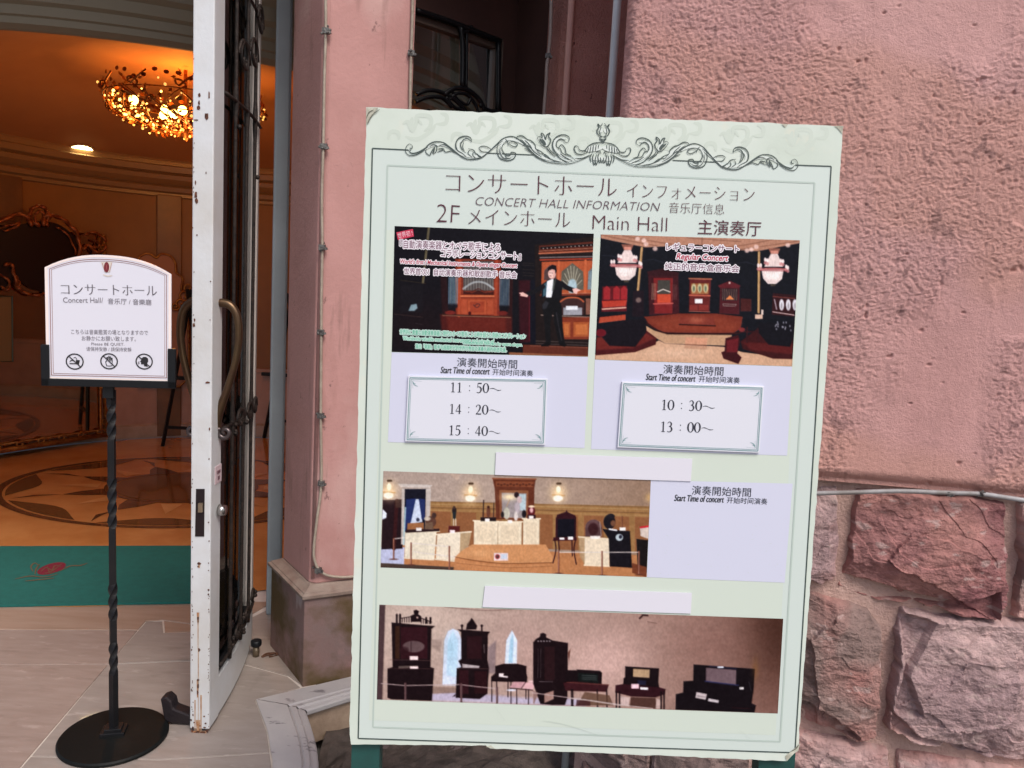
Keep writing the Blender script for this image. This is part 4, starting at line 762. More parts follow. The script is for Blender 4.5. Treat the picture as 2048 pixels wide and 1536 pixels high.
# ------------------------------------------------------------------ printed photographs: colours on a fine vertex grid
m_photo = vcol_mat('photo_print', .45); S(m_photo.node_tree.nodes['Principled BSDF'], 'Specular IOR Level', .12)
class Pic:
    def __init__(s, corners, nx, ny, view):
        TL, TR_, BR, BL = [BF.L(*c) for c in corners]; s.nx, s.ny = nx, ny
        a, b_ = np.meshgrid(np.linspace(0, 1, nx), np.linspace(0, 1, ny)); a = a[..., None]; b_ = b_[..., None]
        s.Q = (TL*(1-a)+TR_*a)*(1-b_)+(BL*(1-a)+BR*a)*b_
        W_ = BF.W(s.Q, 0.); d = W_-EYE; z = d @ fwd; s.X = 1024+F*(d @ RT)/z; s.Y = 768-F*(d @ UP)/z
        s.I = np.zeros((ny, nx, 3)); s.px = abs(s.X[0, 1]-s.X[0, 0]); s.view(view)
    def view(s, v): s.ox, s.oy, s.k = v; s.x = (s.X-s.ox)*s.k; s.y = (s.Y-s.oy)*s.k; s.u = s.px*s.k; return s
    def blend(s, m, c, a): m = np.clip(m*a, 0, 1)[..., None]; s.I = s.I*(1-m)+np.asarray(c, float)*m
    def bg(s, c): s.I[:] = c
    def ell(s, cx, cy, rx, ry, c, a=1., soft=0.):
        d = (np.hypot((s.x-cx)/rx, (s.y-cy)/ry)-1)*min(rx, ry); w_ = max(s.u, soft); s.blend(np.clip(.5-d/w_, 0, 1), c, a)
    def glow(s, cx, cy, r, c, a=1., ry=None): s.blend(np.exp(-((s.x-cx)/r)**2-((s.y-cy)/(ry or r))**2), c, a)
    def poly(s, P, c, a=1., soft=0.):
        P = np.array(P, float); w_ = max(s.u, soft); lo = P.min(0)-w_*2; hi = P.max(0)+w_*2; mk = (s.x > lo[0]) & (s.x < hi[0]) & (s.y > lo[1]) & (s.y < hi[1])
        if not mk.any(): return
        x, y = s.x[mk], s.y[mk]; ins = np.zeros(len(x), bool); dm = np.full(len(x), 1e9)
        for i in range(len(P)):
            (x1, y1), (x2, y2) = P[i-1], P[i]; ins ^= ((y1 > y) != (y2 > y)) & (x < (x2-x1)*(y-y1)/((y2-y1) or 1e-9)+x1)
            t = np.clip(((x-x1)*(x2-x1)+(y-y1)*(y2-y1))/(((x2-x1)**2+(y2-y1)**2) or 1e-9), 0, 1); dm = np.minimum(dm, np.hypot(x-x1-t*(x2-x1), y-y1-t*(y2-y1)))
        m = np.zeros(s.x.shape); m[mk] = np.clip(.5+np.where(ins, dm, -dm)/w_, 0, 1); s.blend(m, c, a)
    def line(s, P, w_, c, a=1., k=1):
        P = spline(P, k) if k > 1 else np.array(P, float); lo = P.min(0)-w_*2; hi = P.max(0)+w_*2; mk = (s.x > lo[0]) & (s.x < hi[0]) & (s.y > lo[1]) & (s.y < hi[1])
        if not mk.any(): return
        x, y = s.x[mk], s.y[mk]; dm = np.full(len(x), 1e9)
        for i in range(1, len(P)):
            (x1, y1), (x2, y2) = P[i-1], P[i]; t = np.clip(((x-x1)*(x2-x1)+(y-y1)*(y2-y1))/(((x2-x1)**2+(y2-y1)**2) or 1e-9), 0, 1); dm = np.minimum(dm, np.hypot(x-x1-t*(x2-x1), y-y1-t*(y2-y1)))
        m = np.zeros(s.x.shape); m[mk] = np.clip(.5+(w_/2-dm)/s.u, 0, 1); s.blend(m, c, a)
    def rect(s, x0, y0, x1, y1, c, a=1., sk=.0): s.poly([(x0, y0), (x1, y0+sk*(x1-x0)), (x1, y1+sk*(x1-x0)), (x0, y1)], c, a)
    def grain(s, amp, sc=1., seed=0):
        n = fbm(s.x/s.u/3*sc, s.y/s.u/3*sc, s.x*0, 3, seed)-.5; n2 = fbm(s.x/s.u/14, s.y/s.u/9, s.x*0, 4, seed+3)-.5; n3 = vn(s.x/s.u/1.6, s.y/s.u/2.6, s.x*0, seed+5)-.5
        lum = s.I.mean(-1); gx = np.gradient(lum, axis=1)+np.gradient(lum, axis=0)
        s.I = s.I*(1+.09*n2[..., None]+.12*n3[..., None]*np.clip(lum/140, .2, 1)[..., None])+n[..., None]*amp*2-np.clip(gx, -18, 18)[..., None]*.35
        k = s.I.copy(); k[1:-1, 1:-1] = (s.I[1:-1, 1:-1]*4+s.I[:-2, 1:-1]+s.I[2:, 1:-1]+s.I[1:-1, :-2]+s.I[1:-1, 2:])/8; s.I = k
    def out(s, name, off=.0010):
        nx, ny = s.nx, s.ny; f = [(j*nx+i, (j+1)*nx+i, (j+1)*nx+i+1, j*nx+i+1) for j in range(ny-1) for i in range(nx-1)]
        o = obj(name, BF.W(s.Q.reshape(-1, 2), off), f, m_photo, pr); ca_ = o.data.color_attributes.new('tone', 'FLOAT_COLOR', 'POINT')
        c = np.ones((nx*ny, 4)); c[:, :3] = lin(np.clip(128+(s.I-128)*1.10+5, 3, 252).reshape(-1, 3))*.86; ca_.data.foreach_set('color', c.ravel()); return o
rg = random.Random(11)
# --- picture one: a performer in tails before mechanical organs
p = Pic([(789.4, 452.2), (1187.5, 467.5), (1176, 713.2), (783.6, 703.8)], 330, 206, (760, 440, 4.655)); p.bg((17, 14, 22))
p.glow(350, 1000, 350, (32, 14, 18), .6, 300); p.line([(455, 70), (430, 300), (400, 580)], 22, (120, 110, 80), .75); p.line([(190, 560), (420, 590)], 6, (70, 60, 40), .7)
p.rect(190, 600, 400, 860, (24, 20, 26), .8); p.poly([(265, 845), (290, 790), (340, 780), (350, 820), (320, 845)], (150, 180, 190), .8, 8); p.line([(130, 875), (400, 905)], 4, (90, 70, 60), .7); p.line([(330, 960), (390, 972)], 4, (90, 90, 90), .5)
p.poly([(560, 880), (1230, 880), (1230, 1060), (580, 1080)], (78, 26, 22), .9, 20); p.poly([(620, 900), (1170, 900), (1170, 1040), (640, 1060)], (104, 38, 28), .7, 30)
p.poly([(560, 500), (620, 480), (640, 880), (580, 890)], (40, 16, 20), .9); p.poly([(1200, 500), (1240, 500), (1230, 900), (1190, 890)], (46, 18, 20), .9)
p.poly([(700, 360), (1130, 370), (1110, 900), (705, 895)], (122, 48, 32), 1); p.line([(740, 380), (735, 890)], 30, (168, 76, 48), .8); p.line([(1085, 380), (1075, 890)], 28, (160, 70, 46), .8)
for i in range(7):
    x = 645+i*13; p.line([(x, 510), (x-6, 790)], 8, (86+12*(i % 2), 116+16*(i % 2), 140), .9); p.line([(x, 510), (x-6, 790)], 2.5, (190, 205, 215), .6); p.ell(x-6, 800, 6, 20, (20, 20, 30), 1)
for i in range(8):
    x = 1118+i*12; p.line([(x, 520), (x-4, 800)], 7, (72+12*(i % 2), 96+14*(i % 2), 120), .9); p.line([(x, 520), (x-4, 800)], 2, (170, 185, 200), .5); p.ell(x-4, 812, 5, 18, (16, 16, 24), 1)
p.rect(775, 380, 1058, 660, (66, 52, 48), 1)
for i in range(22):
    x = 782+i*12.8; p.line([(x, 390), (x, 650)], 7, (140, 142, 140) if i % 2 else (96, 96, 100), .9)
p.line([(775, 640), (850, 590), (915, 575), (985, 590), (1058, 640)], 18, (200, 210, 215), .55, 4); p.poly([(775, 690), (775, 660), (850, 680), (915, 655), (985, 680), (1058, 665), (1058, 700)], (60, 22, 18), 1); p.line([(790, 680), (860, 665), (915, 640), (970, 665), (1045, 680)], 7, (70, 26, 20), 1, 4)
p.rect(745, 700, 1065, 716, (196, 110, 74), 1); p.rect(750, 730, 1062, 880, (150, 66, 42), 1); p.rect(822, 745, 985, 872, (172, 82, 52), 1); p.rect(835, 757, 972, 862, (150, 64, 42), 1); p.rect(755, 740, 808, 872, (166, 76, 50), .9); p.rect(998, 745, 1052, 875, (166, 76, 50), .9)
p.line([(870, 790), (900, 815), (930, 790), (905, 780), (880, 800)], 8, (80, 40, 40), 1, 3); p.ell(835, 868, 14, 16, (60, 8, 14))
p.line([(580, 880), (1215, 905)], 14, (60, 30, 24), 1); p.line([(580, 888), (1215, 908)], 5, (190, 150, 120), .7); p.ell(655, 862, 50, 20, (120, 40, 34), .9, 8); p.ell(1140, 866, 50, 20, (110, 36, 30), .9, 8)
p.poly([(1290, 560), (1400, 560), (1400, 1140), (1300, 1140)], (56, 14, 24), .9, 20); p.line([(1390, 700), (1390, 1120)], 8, (110, 26, 40), .7); p.poly([(1400, 560), (1520, 540), (1520, 1160), (1400, 1140)], (14, 14, 28), .9)
for y in (400, 420, 460, 490, 515): p.line([(1330, y), (1430, y+6)], 7, (70, 60, 50), .5)
# right hand organ
p.poly([(1440, 230), (1990, 150), (1990, 1180), (1450, 1160)], (30, 20, 20), 1)
p.poly([(1480, 240), (1988, 200), (1988, 290), (1480, 320)], (90, 40, 28), 1); p.line([(1500, 262), (1988, 230)], 22, (26, 16, 18), 1)
for i in range(13): p.ell(1520+i*37, 266-i*2.6, 4, 5, (220, 210, 200))
p.line([(1480, 312), (1988, 290)], 12, (190, 110, 80), 1); p.line([(1480, 290), (1988, 262)], 4, (225, 170, 140), .8); p.line([(1490, 350), (1988, 340)], 10, (150, 140, 140), .8); p.line([(1490, 372), (1988, 360)], 14, (160, 60, 40), 1)
p.poly([(1505, 390), (1985, 375), (1960, 690), (1500, 700)], (170, 84, 52), 1)
p.poly([(1525, 560), (1530, 470), (1580, 420), (1640, 470), (1640, 560)], (80, 60, 60), 1); p.poly([(1680, 650), (1690, 480), (1790, 400), (1890, 480), (1900, 650)], (92, 88, 78), 1); p.poly([(1930, 650), (1940, 480), (1990, 430), (1990, 650)], (100, 110, 112), 1)
for i in range(17):
    a = rad(-78+i*156/16); p.line([(1790, 650), (1790+95*math.sin(a), 640-225*math.cos(a)*.95)], 7, (185, 180, 160) if i % 2 else (110, 104, 92), .9)
p.ell(1790, 620, 42, 70, (150, 178, 190), .9, 10)
for i in range(6): p.line([(1760+i*12, 560), (1760+i*12, 680)], 5, (200, 215, 222), .7)
for i in range(4): p.line([(1945+i*14, 480), (1942+i*14, 640)], 8, (140, 160, 175), .8)
p.line([(1665, 390), (1655, 690)], 20, (190, 98, 62), 1); p.line([(1912, 380), (1905, 690)], 22, (190, 98, 62), 1)
p.line([(1500, 700), (1960, 690)], 22, (110, 46, 32), 1); p.line([(1500, 690), (1960, 680)], 6, (200, 130, 100), .9)
p.poly([(1680, 730), (1800, 715), (1900, 735), (1900, 880), (1680, 885)], (60, 36, 36), 1); p.rect(1705, 815, 1880, 885, (150, 150, 158), 1); p.rect(1730, 800, 1840, 835, (225, 228, 235), 1); p.line([(1680, 760), (1740, 725), (1840, 725), (1895, 760)], 14, (176, 90, 58), 1, 4)
p.rect(1915, 730, 1975, 880, (150, 100, 84), .8); p.line([(1500, 885), (1960, 905)], 10, (150, 130, 120), .9); p.rect(1660, 905, 1955, 1110, (122, 52, 34), 1); p.rect(1700, 950, 1770, 1090, (160, 84, 48), 1); p.rect(1800, 950, 1945, 1085, (160, 84, 48), 1); p.rect(1820, 970, 1930, 1065, (188, 108, 62), .9); p.rect(1715, 968, 1755, 1070, (188, 108, 62), .9)
for y in (1125, 1150): p.line([(1450, y), (1945, y+18)], 6, (90, 80, 78), .8)
p.poly([(1330, 1160), (1940, 1180), (1940, 1262), (1330, 1240)], (92, 44, 32), 1); p.poly([(1200, 1230), (1940, 1262), (1940, 1290), (1200, 1268)], (150, 98, 70), .9); p.line([(1400, 1170), (1940, 1188)], 4, (160, 110, 90), .7)
# performer
p.poly([(1545, 730), (1655, 720), (1690, 800), (1700, 1000), (1720, 1150), (1668, 1160), (1622, 960), (1612, 840), (1585, 960), (1590, 1150), (1545, 1155), (1530, 960), (1510, 800)], (17, 16, 20), 1, 6)
p.poly([(1510, 790), (1540, 750), (1570, 770), (1550, 820), (1515, 830)], (46, 46, 52), .9, 8); p.line([(1640, 860), (1660, 980), (1690, 1120)], 10, (48, 46, 52), .8)
p.poly([(1505, 600), (1560, 560), (1640, 545), (1700, 580), (1690, 720), (1660, 760), (1600, 720), (1540, 720), (1500, 725)], (18, 18, 24), 1, 5)
p.poly([(1520, 600), (1555, 575), (1550, 700), (1515, 715)], (78, 116, 130), .75, 8); p.poly([(1555, 570), (1612, 545), (1620, 600), (1595, 720), (1545, 720), (1550, 640)], (236, 240, 248), 1, 4); p.poly([(1612, 560), (1640, 545), (1620, 650), (1600, 660)], (60, 66, 60), .8, 4)
p.line([(1515, 620), (1450, 660), (1380, 688)], 44, (22, 20, 26), 1); p.line([(1685, 590), (1740, 630), (1800, 655)], 44, (20, 20, 26), 1)
p.ell(1600, 500, 36, 48, (216, 168, 158)); p.ell(1592, 505, 22, 34, (240, 205, 196), .8, 8); p.poly([(1560, 480), (1562, 445), (1600, 415), (1640, 425), (1645, 480), (1632, 500), (1630, 465), (1600, 458), (1575, 470)], (20, 14, 22), 1, 4); p.ell(1585, 520, 9, 3.5, (120, 60, 60), .8); p.ell(1582, 492, 5, 3, (50, 30, 34), .9); p.ell(1603, 494, 5, 3, (50, 30, 34), .9)
p.poly([(1380, 700), (1330, 672), (1292, 680), (1310, 695), (1300, 705), (1340, 712), (1370, 718)], (228, 184, 174), 1, 4); p.poly([(1790, 640), (1830, 635), (1870, 655), (1840, 665), (1830, 690), (1800, 675)], (232, 186, 178), 1, 4)
p.poly([(1500, 1160), (1560, 1135), (1590, 1150), (1570, 1175), (1500, 1175)], (12, 10, 14)); p.poly([(1670, 1150), (1710, 1140), (1740, 1165), (1720, 1180), (1680, 1170)], (12, 10, 14))
p.grain(7); p.out('photo_print')
# --- picture two: concert stage with two chandeliers
p = Pic([(1201.5, 469), (1599.3, 480.8), (1583.9, 732.6), (1189.7, 718.8)], 330, 212, (1180, 440, 4.655)); p.bg((15, 17, 27))
p.poly([(100, 130), (1960, 185), (1950, 215), (1560, 290), (1380, 280), (1000, 230), (520, 255), (290, 210), (100, 170)], (176, 128, 106), 1, 8)
for q in ([(110, 140), (400, 200), (620, 240)], [(300, 145), (540, 190), (760, 225)], [(1940, 195), (1500, 260), (1380, 275)], [(1700, 180), (1450, 230), (1200, 260)], [(900, 165), (1400, 200)], [(1040, 160), (1040, 230)]): p.line(q, 10, (128, 88, 72), .7, 3)
for q in ((440, 175), (500, 190), (520, 225), (605, 268), (1460, 285), (1500, 275), (1545, 250), (1840, 235)): p.ell(q[0], q[1], 22, 20, (230, 196, 186), .85, 12)
p.line([(110, 330), (200, 335), (320, 370), (480, 380), (580, 365), (700, 400), (1380, 400), (1450, 390), (1540, 420)], 4, (60, 62, 74), .7)
for x0, y0, x1, y1 in ((482, 260, 445, 660), (1572, 300, 1568, 860)): p.line([(x0, y0), (x1, y1)], 22, (166, 126, 84), 1); p.line([(x0-4, y0), (x1-4, y1)], 6, (220, 190, 140), .8)
for cx, cy in ((335, 430), (1700, 465)):
    p.poly([(cx-45, cy-205), (cx+70, cy-200), (cx+50, cy-150), (cx-20, cy-150)], (150, 96, 80), .9, 6); p.poly([(cx-18, cy-150), (cx+45, cy-150), (cx+95, cy-30), (cx-80, cy-30)], (226, 206, 202), 1, 6); p.poly([(cx-20, cy-180), (cx+45, cy-180), (cx+50, cy-150), (cx-18, cy-150)], (206, 140, 124), 1, 4)
    p.ell(cx, cy-5, 140, 16, (190, 110, 110), .9, 6); p.poly([(cx-105, cy), (cx+100, cy), (cx+85, cy+85), (cx+30, cy+130), (cx-45, cy+130), (cx-90, cy+80)], (228, 210, 206), 1, 6); p.poly([(cx-80, cy+20), (cx+70, cy+20), (cx+50, cy+90), (cx-50, cy+90)], (250, 240, 236), .8, 20)
    for dx_, dy_ in ((-135, -40), (-112, -42), (-70, -95), (-50, -88), (75, -85), (95, -80), (125, -30), (140, -20)): p.ell(cx+dx_, cy+dy_, 11, 20, (245, 225, 222), 1, 4); p.ell(cx+dx_, cy+dy_+30, 14, 16, (206, 140, 140), .8, 6)
    p.line([(cx-130, cy+5), (cx+135, cy+10)], 8, (150, 60, 66), .8)
    for i in range(9): p.line([(cx-80+i*19, cy+5), (cx-40+i*10, cy+120)], 2.5, (196, 170, 166), .6)
    p.rect(cx-22, cy+132, cx+24, cy+150, (70, 60, 50))
# stage
p.poly([(500, 900), (830, 870), (1170, 870), (1420, 900), (1400, 1010), (1330, 1055), (720, 1055), (600, 1010), (540, 960)], (112, 46, 34), 1); p.poly([(560, 940), (720, 1040), (1330, 1040), (1400, 960), (1200, 900), (800, 900)], (142, 66, 46), .6, 60)
p.line([(530, 960), (610, 1015), (720, 1052), (1330, 1056), (1400, 1025)], 16, (50, 16, 18), 1, 4)
p.poly([(520, 985), (600, 1030), (720, 1065), (1320, 1070), (1280, 1170), (700, 1150), (600, 1090), (530, 1050)], (186, 148, 118), 1, 6)
p.poly([(840, 905), (1150, 905), (1165, 975), (830, 965)], (120, 50, 40), 1); p.line([(830, 972), (1165, 985)], 12, (46, 16, 16)); p.glow(990, 930, 80, (190, 110, 84), .6, 30)
p.poly([(45, 1250), (500, 1200), (640, 1120), (700, 1150), (1240, 1180), (1420, 1230), (1890, 1290), (1880, 1365), (45, 1300)], (200, 160, 132), 1, 4); p.glow(800, 1240, 300, (222, 186, 160), .6, 60)
p.poly([(890, 1090), (1095, 1100), (1085, 1160), (885, 1150)], (206, 150, 122), 1); p.line([(885, 1155), (1085, 1165)], 5, (150, 90, 70)); p.poly([(880, 1160), (1085, 1170), (1080, 1205), (875, 1195)], (176, 130, 106), .6)
p.poly([(60, 1100), (500, 1010), (620, 1100), (610, 1160), (420, 1230), (50, 1260)], (70, 20, 24), 1, 5); p.poly([(60, 1090), (490, 1030), (600, 1100), (400, 1190), (55, 1210)], (112, 42, 36), .8, 20)
p.poly([(1400, 1130), (1560, 1010), (1890, 1060), (1880, 1295), (1700, 1290), (1420, 1200)], (60, 18, 22), 1, 5); p.poly([(1420, 1140), (1890, 1150), (1885, 1250), (1500, 1210)], (92, 30, 30), .8, 20)
# piano left
p.poly([(115, 620), (345, 610), (340, 850), (105, 855)], (90, 22, 30), 1); 
for x in (125, 215, 285): p.poly([(x, 640), (x+30, 612), (x+62, 640), (x+60, 740), (x, 740)], (150, 40, 46), 1, 4)
p.poly([(110, 755), (345, 745), (330, 800), (120, 815)], (176, 60, 46), 1, 4); p.line([(115, 830), (330, 815)], 14, (225, 180, 160), .9); p.poly([(90, 905), (330, 880), (330, 930), (80, 960)], (170, 72, 50), 1, 4)
p.poly([(140, 1010), (260, 940), (520, 920), (520, 1050), (420, 1180), (180, 1170), (100, 1080)], (20, 14, 24), 1, 8); p.ell(100, 1050, 50, 36, (110, 20, 34), .9, 6)
p.poly([(400, 660), (500, 655), (500, 900), (390, 900)], (30, 18, 28), 1); p.ell(450, 745, 26, 24, (120, 100, 96), .9, 12)
# three organs
p.poly([(540, 500), (820, 500), (830, 870), (550, 885)], (62, 20, 28), 1); p.poly([(530, 480), (680, 450), (830, 490), (820, 520), (540, 520)], (52, 18, 26), 1, 6); p.poly([(590, 540), (770, 540), (765, 870), (600, 870)], (120, 34, 36), 1, 4); p.poly([(630, 560), (745, 560), (745, 690), (625, 700)], (70, 66, 62), 1, 4)
for i in range(5): p.line([(575+i*9, 590), (572+i*9, 740)], 5, (150, 120, 100), .8); p.line([(770+i*9, 600), (768+i*9, 740)], 4, (110, 76, 70), .7)
p.line([(625, 670), (680, 645), (745, 670)], 8, (240, 225, 215), .95); p.poly([(625, 690), (750, 690), (748, 770), (625, 770)], (190, 74, 50), 1, 4); p.line([(590, 780), (770, 775)], 12, (200, 100, 90), .8)
p.poly([(925, 555), (1125, 550), (1110, 860), (920, 850)], (96, 34, 34), 1, 3); p.line([(920, 545), (1130, 550)], 12, (196, 120, 90), .9); p.poly([(940, 590), (1105, 590), (1100, 690), (940, 690)], (150, 96, 60), 1, 4)
for cx in (965, 1020, 1075): p.ell(cx, 635, 22, 42, (196, 190, 150), .9, 8); p.ell(cx, 640, 10, 26, (80, 96, 80), .8, 6)
p.line([(925, 700), (1115, 705)], 12, (206, 110, 84), .9); p.rect(975, 735, 1045, 775, (235, 235, 238), 1); p.rect(925, 790, 1000, 840, (130, 50, 46), 1); p.rect(1010, 790, 1100, 840, (130, 50, 46), 1); p.line([(920, 850), (1115, 855)], 6, (190, 120, 100), .7)
p.poly([(1210, 610), (1390, 605), (1390, 880), (1200, 870)], (74, 24, 32), 1, 3); p.poly([(1190, 610), (1300, 565), (1400, 610), (1390, 630), (1200, 630)], (92, 30, 38), 1, 4); p.ell(1297, 585, 9, 10, (220, 190, 180)); p.poly([(1225, 640), (1375, 640), (1370, 750), (1225, 750)], (40, 24, 30), 1)
for i in range(9): p.line([(1235+i*16, 645), (1235+i*16, 745)], 4, (190, 160, 140), .7)
p.poly([(1262, 740), (1300, 700), (1340, 740)], (216, 130, 80), 1, 4); p.line([(1235, 780), (1360, 785), (1350, 800), (1240, 800), (1235, 780)], 5, (160, 160, 150), .9)
p.poly([(1400, 730), (1500, 735), (1500, 850), (1400, 850)], (70, 30, 30), 1, 3); p.rect(1535, 880, 1605, 920, (214, 180, 160), 1); p.rect(1592, 835, 1612, 880, (220, 200, 190), 1)
p.poly([(1700, 680), (1915, 700), (1900, 900), (1690, 880)], (50, 18, 24), 1, 3)
for i in range(3): p.ell(1782+i*62, 790, 22, 52, (216, 214, 222), 1, 6); p.ell(1782+i*62, 800, 8, 30, (120, 110, 116), .6, 6)
p.line([(1715, 740), (1735, 830)], 10, (190, 180, 190), .8); p.line([(1700, 855), (1900, 885)], 8, (226, 200, 196), .9); p.line([(1700, 712), (1905, 730)], 8, (130, 70, 60), .8)
p.poly([(1560, 960), (1900, 950), (1900, 1060), (1860, 1180), (1660, 1160), (1560, 1040)], (16, 14, 24), 1, 8)
for i in range(14): p.ell(rg.uniform(1720, 1870), rg.uniform(950, 1030), 6, 10, (200, 200, 210), .6, 6)
for q in ([(1460, 1000), (1460, 1140)], [(1560, 1010), (1570, 1130)], [(1400, 1040), (1560, 1040)]): p.line(q, 14, (54, 18, 24), 1)
p.ell(1412, 1020, 30, 20, (130, 50, 50), .9, 8)
p.poly([(1260, 1100), (1380, 1070), (1395, 1130), (1370, 1240), (1410, 1280), (1380, 1340), (1240, 1290), (1220, 1230), (1250, 1220)], (58, 14, 22), 1, 5); p.poly([(1270, 1120), (1380, 1100), (1370, 1230), (1270, 1230)], (110, 30, 38), .8, 10)
p.grain(8, seed=4); p.out('photo_print')
# --- picture three: showroom with automata on white plinths
p = Pic([(766.9, 941.9), (1301.3, 959.7), (1293, 1153.7), (761.2, 1134.5)], 420, 156, (740, 930, 3.531)); p.bg((168, 150, 140))
g = np.clip((p.x-600)/1300, 0, 1)[..., None]; p.I = p.I*(1-g)+np.array((146, 120, 102))*g; p.glow(1000, 180, 600, (180, 160, 146), .5, 120)
p.poly([(90, 560), (2000, 640), (2000, 800), (70, 730)], (176, 120, 80), 1); p.poly([(75, 580), (245, 580), (240, 700), (75, 700)], (182, 186, 214), 1); p.poly([(75, 690), (600, 720), (590, 740), (75, 725)], (70, 56, 50), 1)
p.poly([(415, 255), (870, 265), (1980, 290), (1975, 620), (415, 560)], (150, 112, 72), 1); 
for i in range(9): p.poly([(430+i*180, 325+i*5), (570+i*180, 329+i*5), (570+i*180, 560+i*8), (430+i*180, 556+i*8)], (136, 88, 58), .9)
for y, c in ((258, (116, 86, 58)), (275, (168, 136, 92)), (300, (110, 76, 50)), (318, (166, 128, 84))): p.line([(415, y), (870, y+8), (1975, y+38)], 6, c, .9)
p.poly([(90, 245), (240, 245), (230, 590), (80, 595)], (36, 20, 26), 1); p.poly([(90, 310), (118, 340), (115, 372), (85, 385)], (220, 226, 240), 1); p.line([(190, 250), (170, 590)], 26, (60, 24, 26), .8); p.rect(180, 240, 230, 300, (70, 50, 44), .8)
p.poly([(195, 130), (440, 140), (425, 160), (215, 155)], (196, 186, 180), 1); p.poly([(225, 165), (430, 165), (418, 560), (400, 560), (395, 180), (245, 180), (240, 560), (220, 560)], (190, 180, 174), 1); p.poly([(246, 168), (395, 168), (388, 460), (240, 470)], (22, 22, 36), 1)
p.poly([(318, 240), (345, 240), (370, 400), (270, 420)], (196, 206, 226), 1, 4); p.poly([(255, 240), (325, 235), (290, 400), (245, 470)], (36, 48, 96), 1, 5); p.poly([(345, 235), (390, 240), (390, 390), (365, 380)], (36, 46, 90), 1, 5); p.line([(250, 300), (238, 560)], 10, (170, 200, 206), .9)
for cx, cy in ((135, 170), (710, 190), (1330, 190)): p.glow(cx, cy+10, 55, (250, 216, 168), .9, 62); p.line([(cx-8, cy-60), (cx+14, cy-60)], 16, (80, 60, 44)); p.ell(cx, cy-18, 16, 24, (255, 244, 210)); p.line([(cx-42, cy+20), (cx+42, cy+24)], 8, (196, 150, 96), .9); p.ell(cx-4, cy+44, 34, 22, (255, 246, 222), 1, 8)
p.glow(1975, 230, 30, (220, 180, 120), .7)
p.poly([(555, 60), (640, 65), (620, 110), (595, 95)], (190, 166, 150), .8)
p.poly([(865, 90), (1172, 95), (1165, 130), (1160, 165), (1158, 390), (890, 380), (880, 165), (872, 130)], (98, 50, 34), 1); p.line([(865, 94), (1172, 98)], 9, (140, 84, 58), 1); p.poly([(885, 112), (1155, 118), (1150, 155), (890, 150)], (126, 70, 46), 1)
for i in range(12): p.ell(905+i*22, 134+(i % 2)*6, 9, 7, (76, 36, 26), .8)
p.poly([(912, 175), (1118, 178), (1112, 380), (915, 372)], (134, 84, 58), 1); p.poly([(930, 195), (1105, 200), (1100, 375), (932, 368)], (150, 140, 140), 1); p.glow(985, 225, 50, (255, 232, 190), .95, 24); p.poly([(1040, 205), (1100, 205), (1098, 320), (1050, 320)], (176, 196, 204), .9); p.line([(985, 245), (965, 290)], 6, (180, 150, 120))
for q in ((1035, 210, 18, 20, (40, 24, 30)), (1055, 245, 18, 26, (200, 176, 176)), (1040, 300, 20, 40, (176, 164, 170)), (1030, 360, 14, 34, (210, 200, 196)), (965, 340, 22, 42, (190, 186, 170)), (935, 350, 12, 22, (40, 34, 36)), (1088, 345, 16, 28, (30, 24, 30))): p.ell(*q[:4], q[4], 1, 6)
for x0, y0, x1, y1, sk in ((735, 392, 905, 575, 6), (905, 400, 1072, 588, 0), (1082, 378, 1198, 598, 0)):
    p.poly([(x0, y0), (x1, y0+sk), (x1-4, y1), (x0-2, y1-6)], (228, 213, 188), 1); p.poly([(x0+18, y0+22), (x1-22, y0+26), (x1-24, y1-30), (x0+16, y1-34)], (220, 203, 177), 1); p.line([(x0-6, y0), (x1+4, y0+sk)], 9, (236, 222, 196)); p.poly([(x0-10, y1-16), (x1+4, y1-10), (x1+4, y1+4), (x0-10, y1-2)], (224, 208, 182), 1)
    p.line([(x1, y0+10), (x1-4, y1)], 5, (150, 126, 96), .8)
p.line([(920, 566), (1046, 570)], 5, (60, 40, 30))
p.rect(780, 368, 890, 396, (34, 22, 26)); p.line([(802, 248), (798, 372)], 7, (40, 26, 30)); p.line([(874, 268), (872, 372)], 7, (60, 40, 36)); p.ell(836, 330, 14, 42, (96, 56, 44), .9, 6); p.ell(836, 296, 9, 10, (60, 30, 26)); p.ell(1140, 325, 26, 36, (90, 26, 34), 1, 5); p.ell(1140, 318, 12, 18, (236, 190, 190), .9, 6); p.rect(1112, 350, 1170, 378, (50, 24, 30)); p.ell(1140, 292, 22, 8, (226, 206, 180))
for x, y in ((828, 388), (988, 398), (1138, 368)): p.rect(x-16, y-10, x+16, y+10, (246, 236, 232))
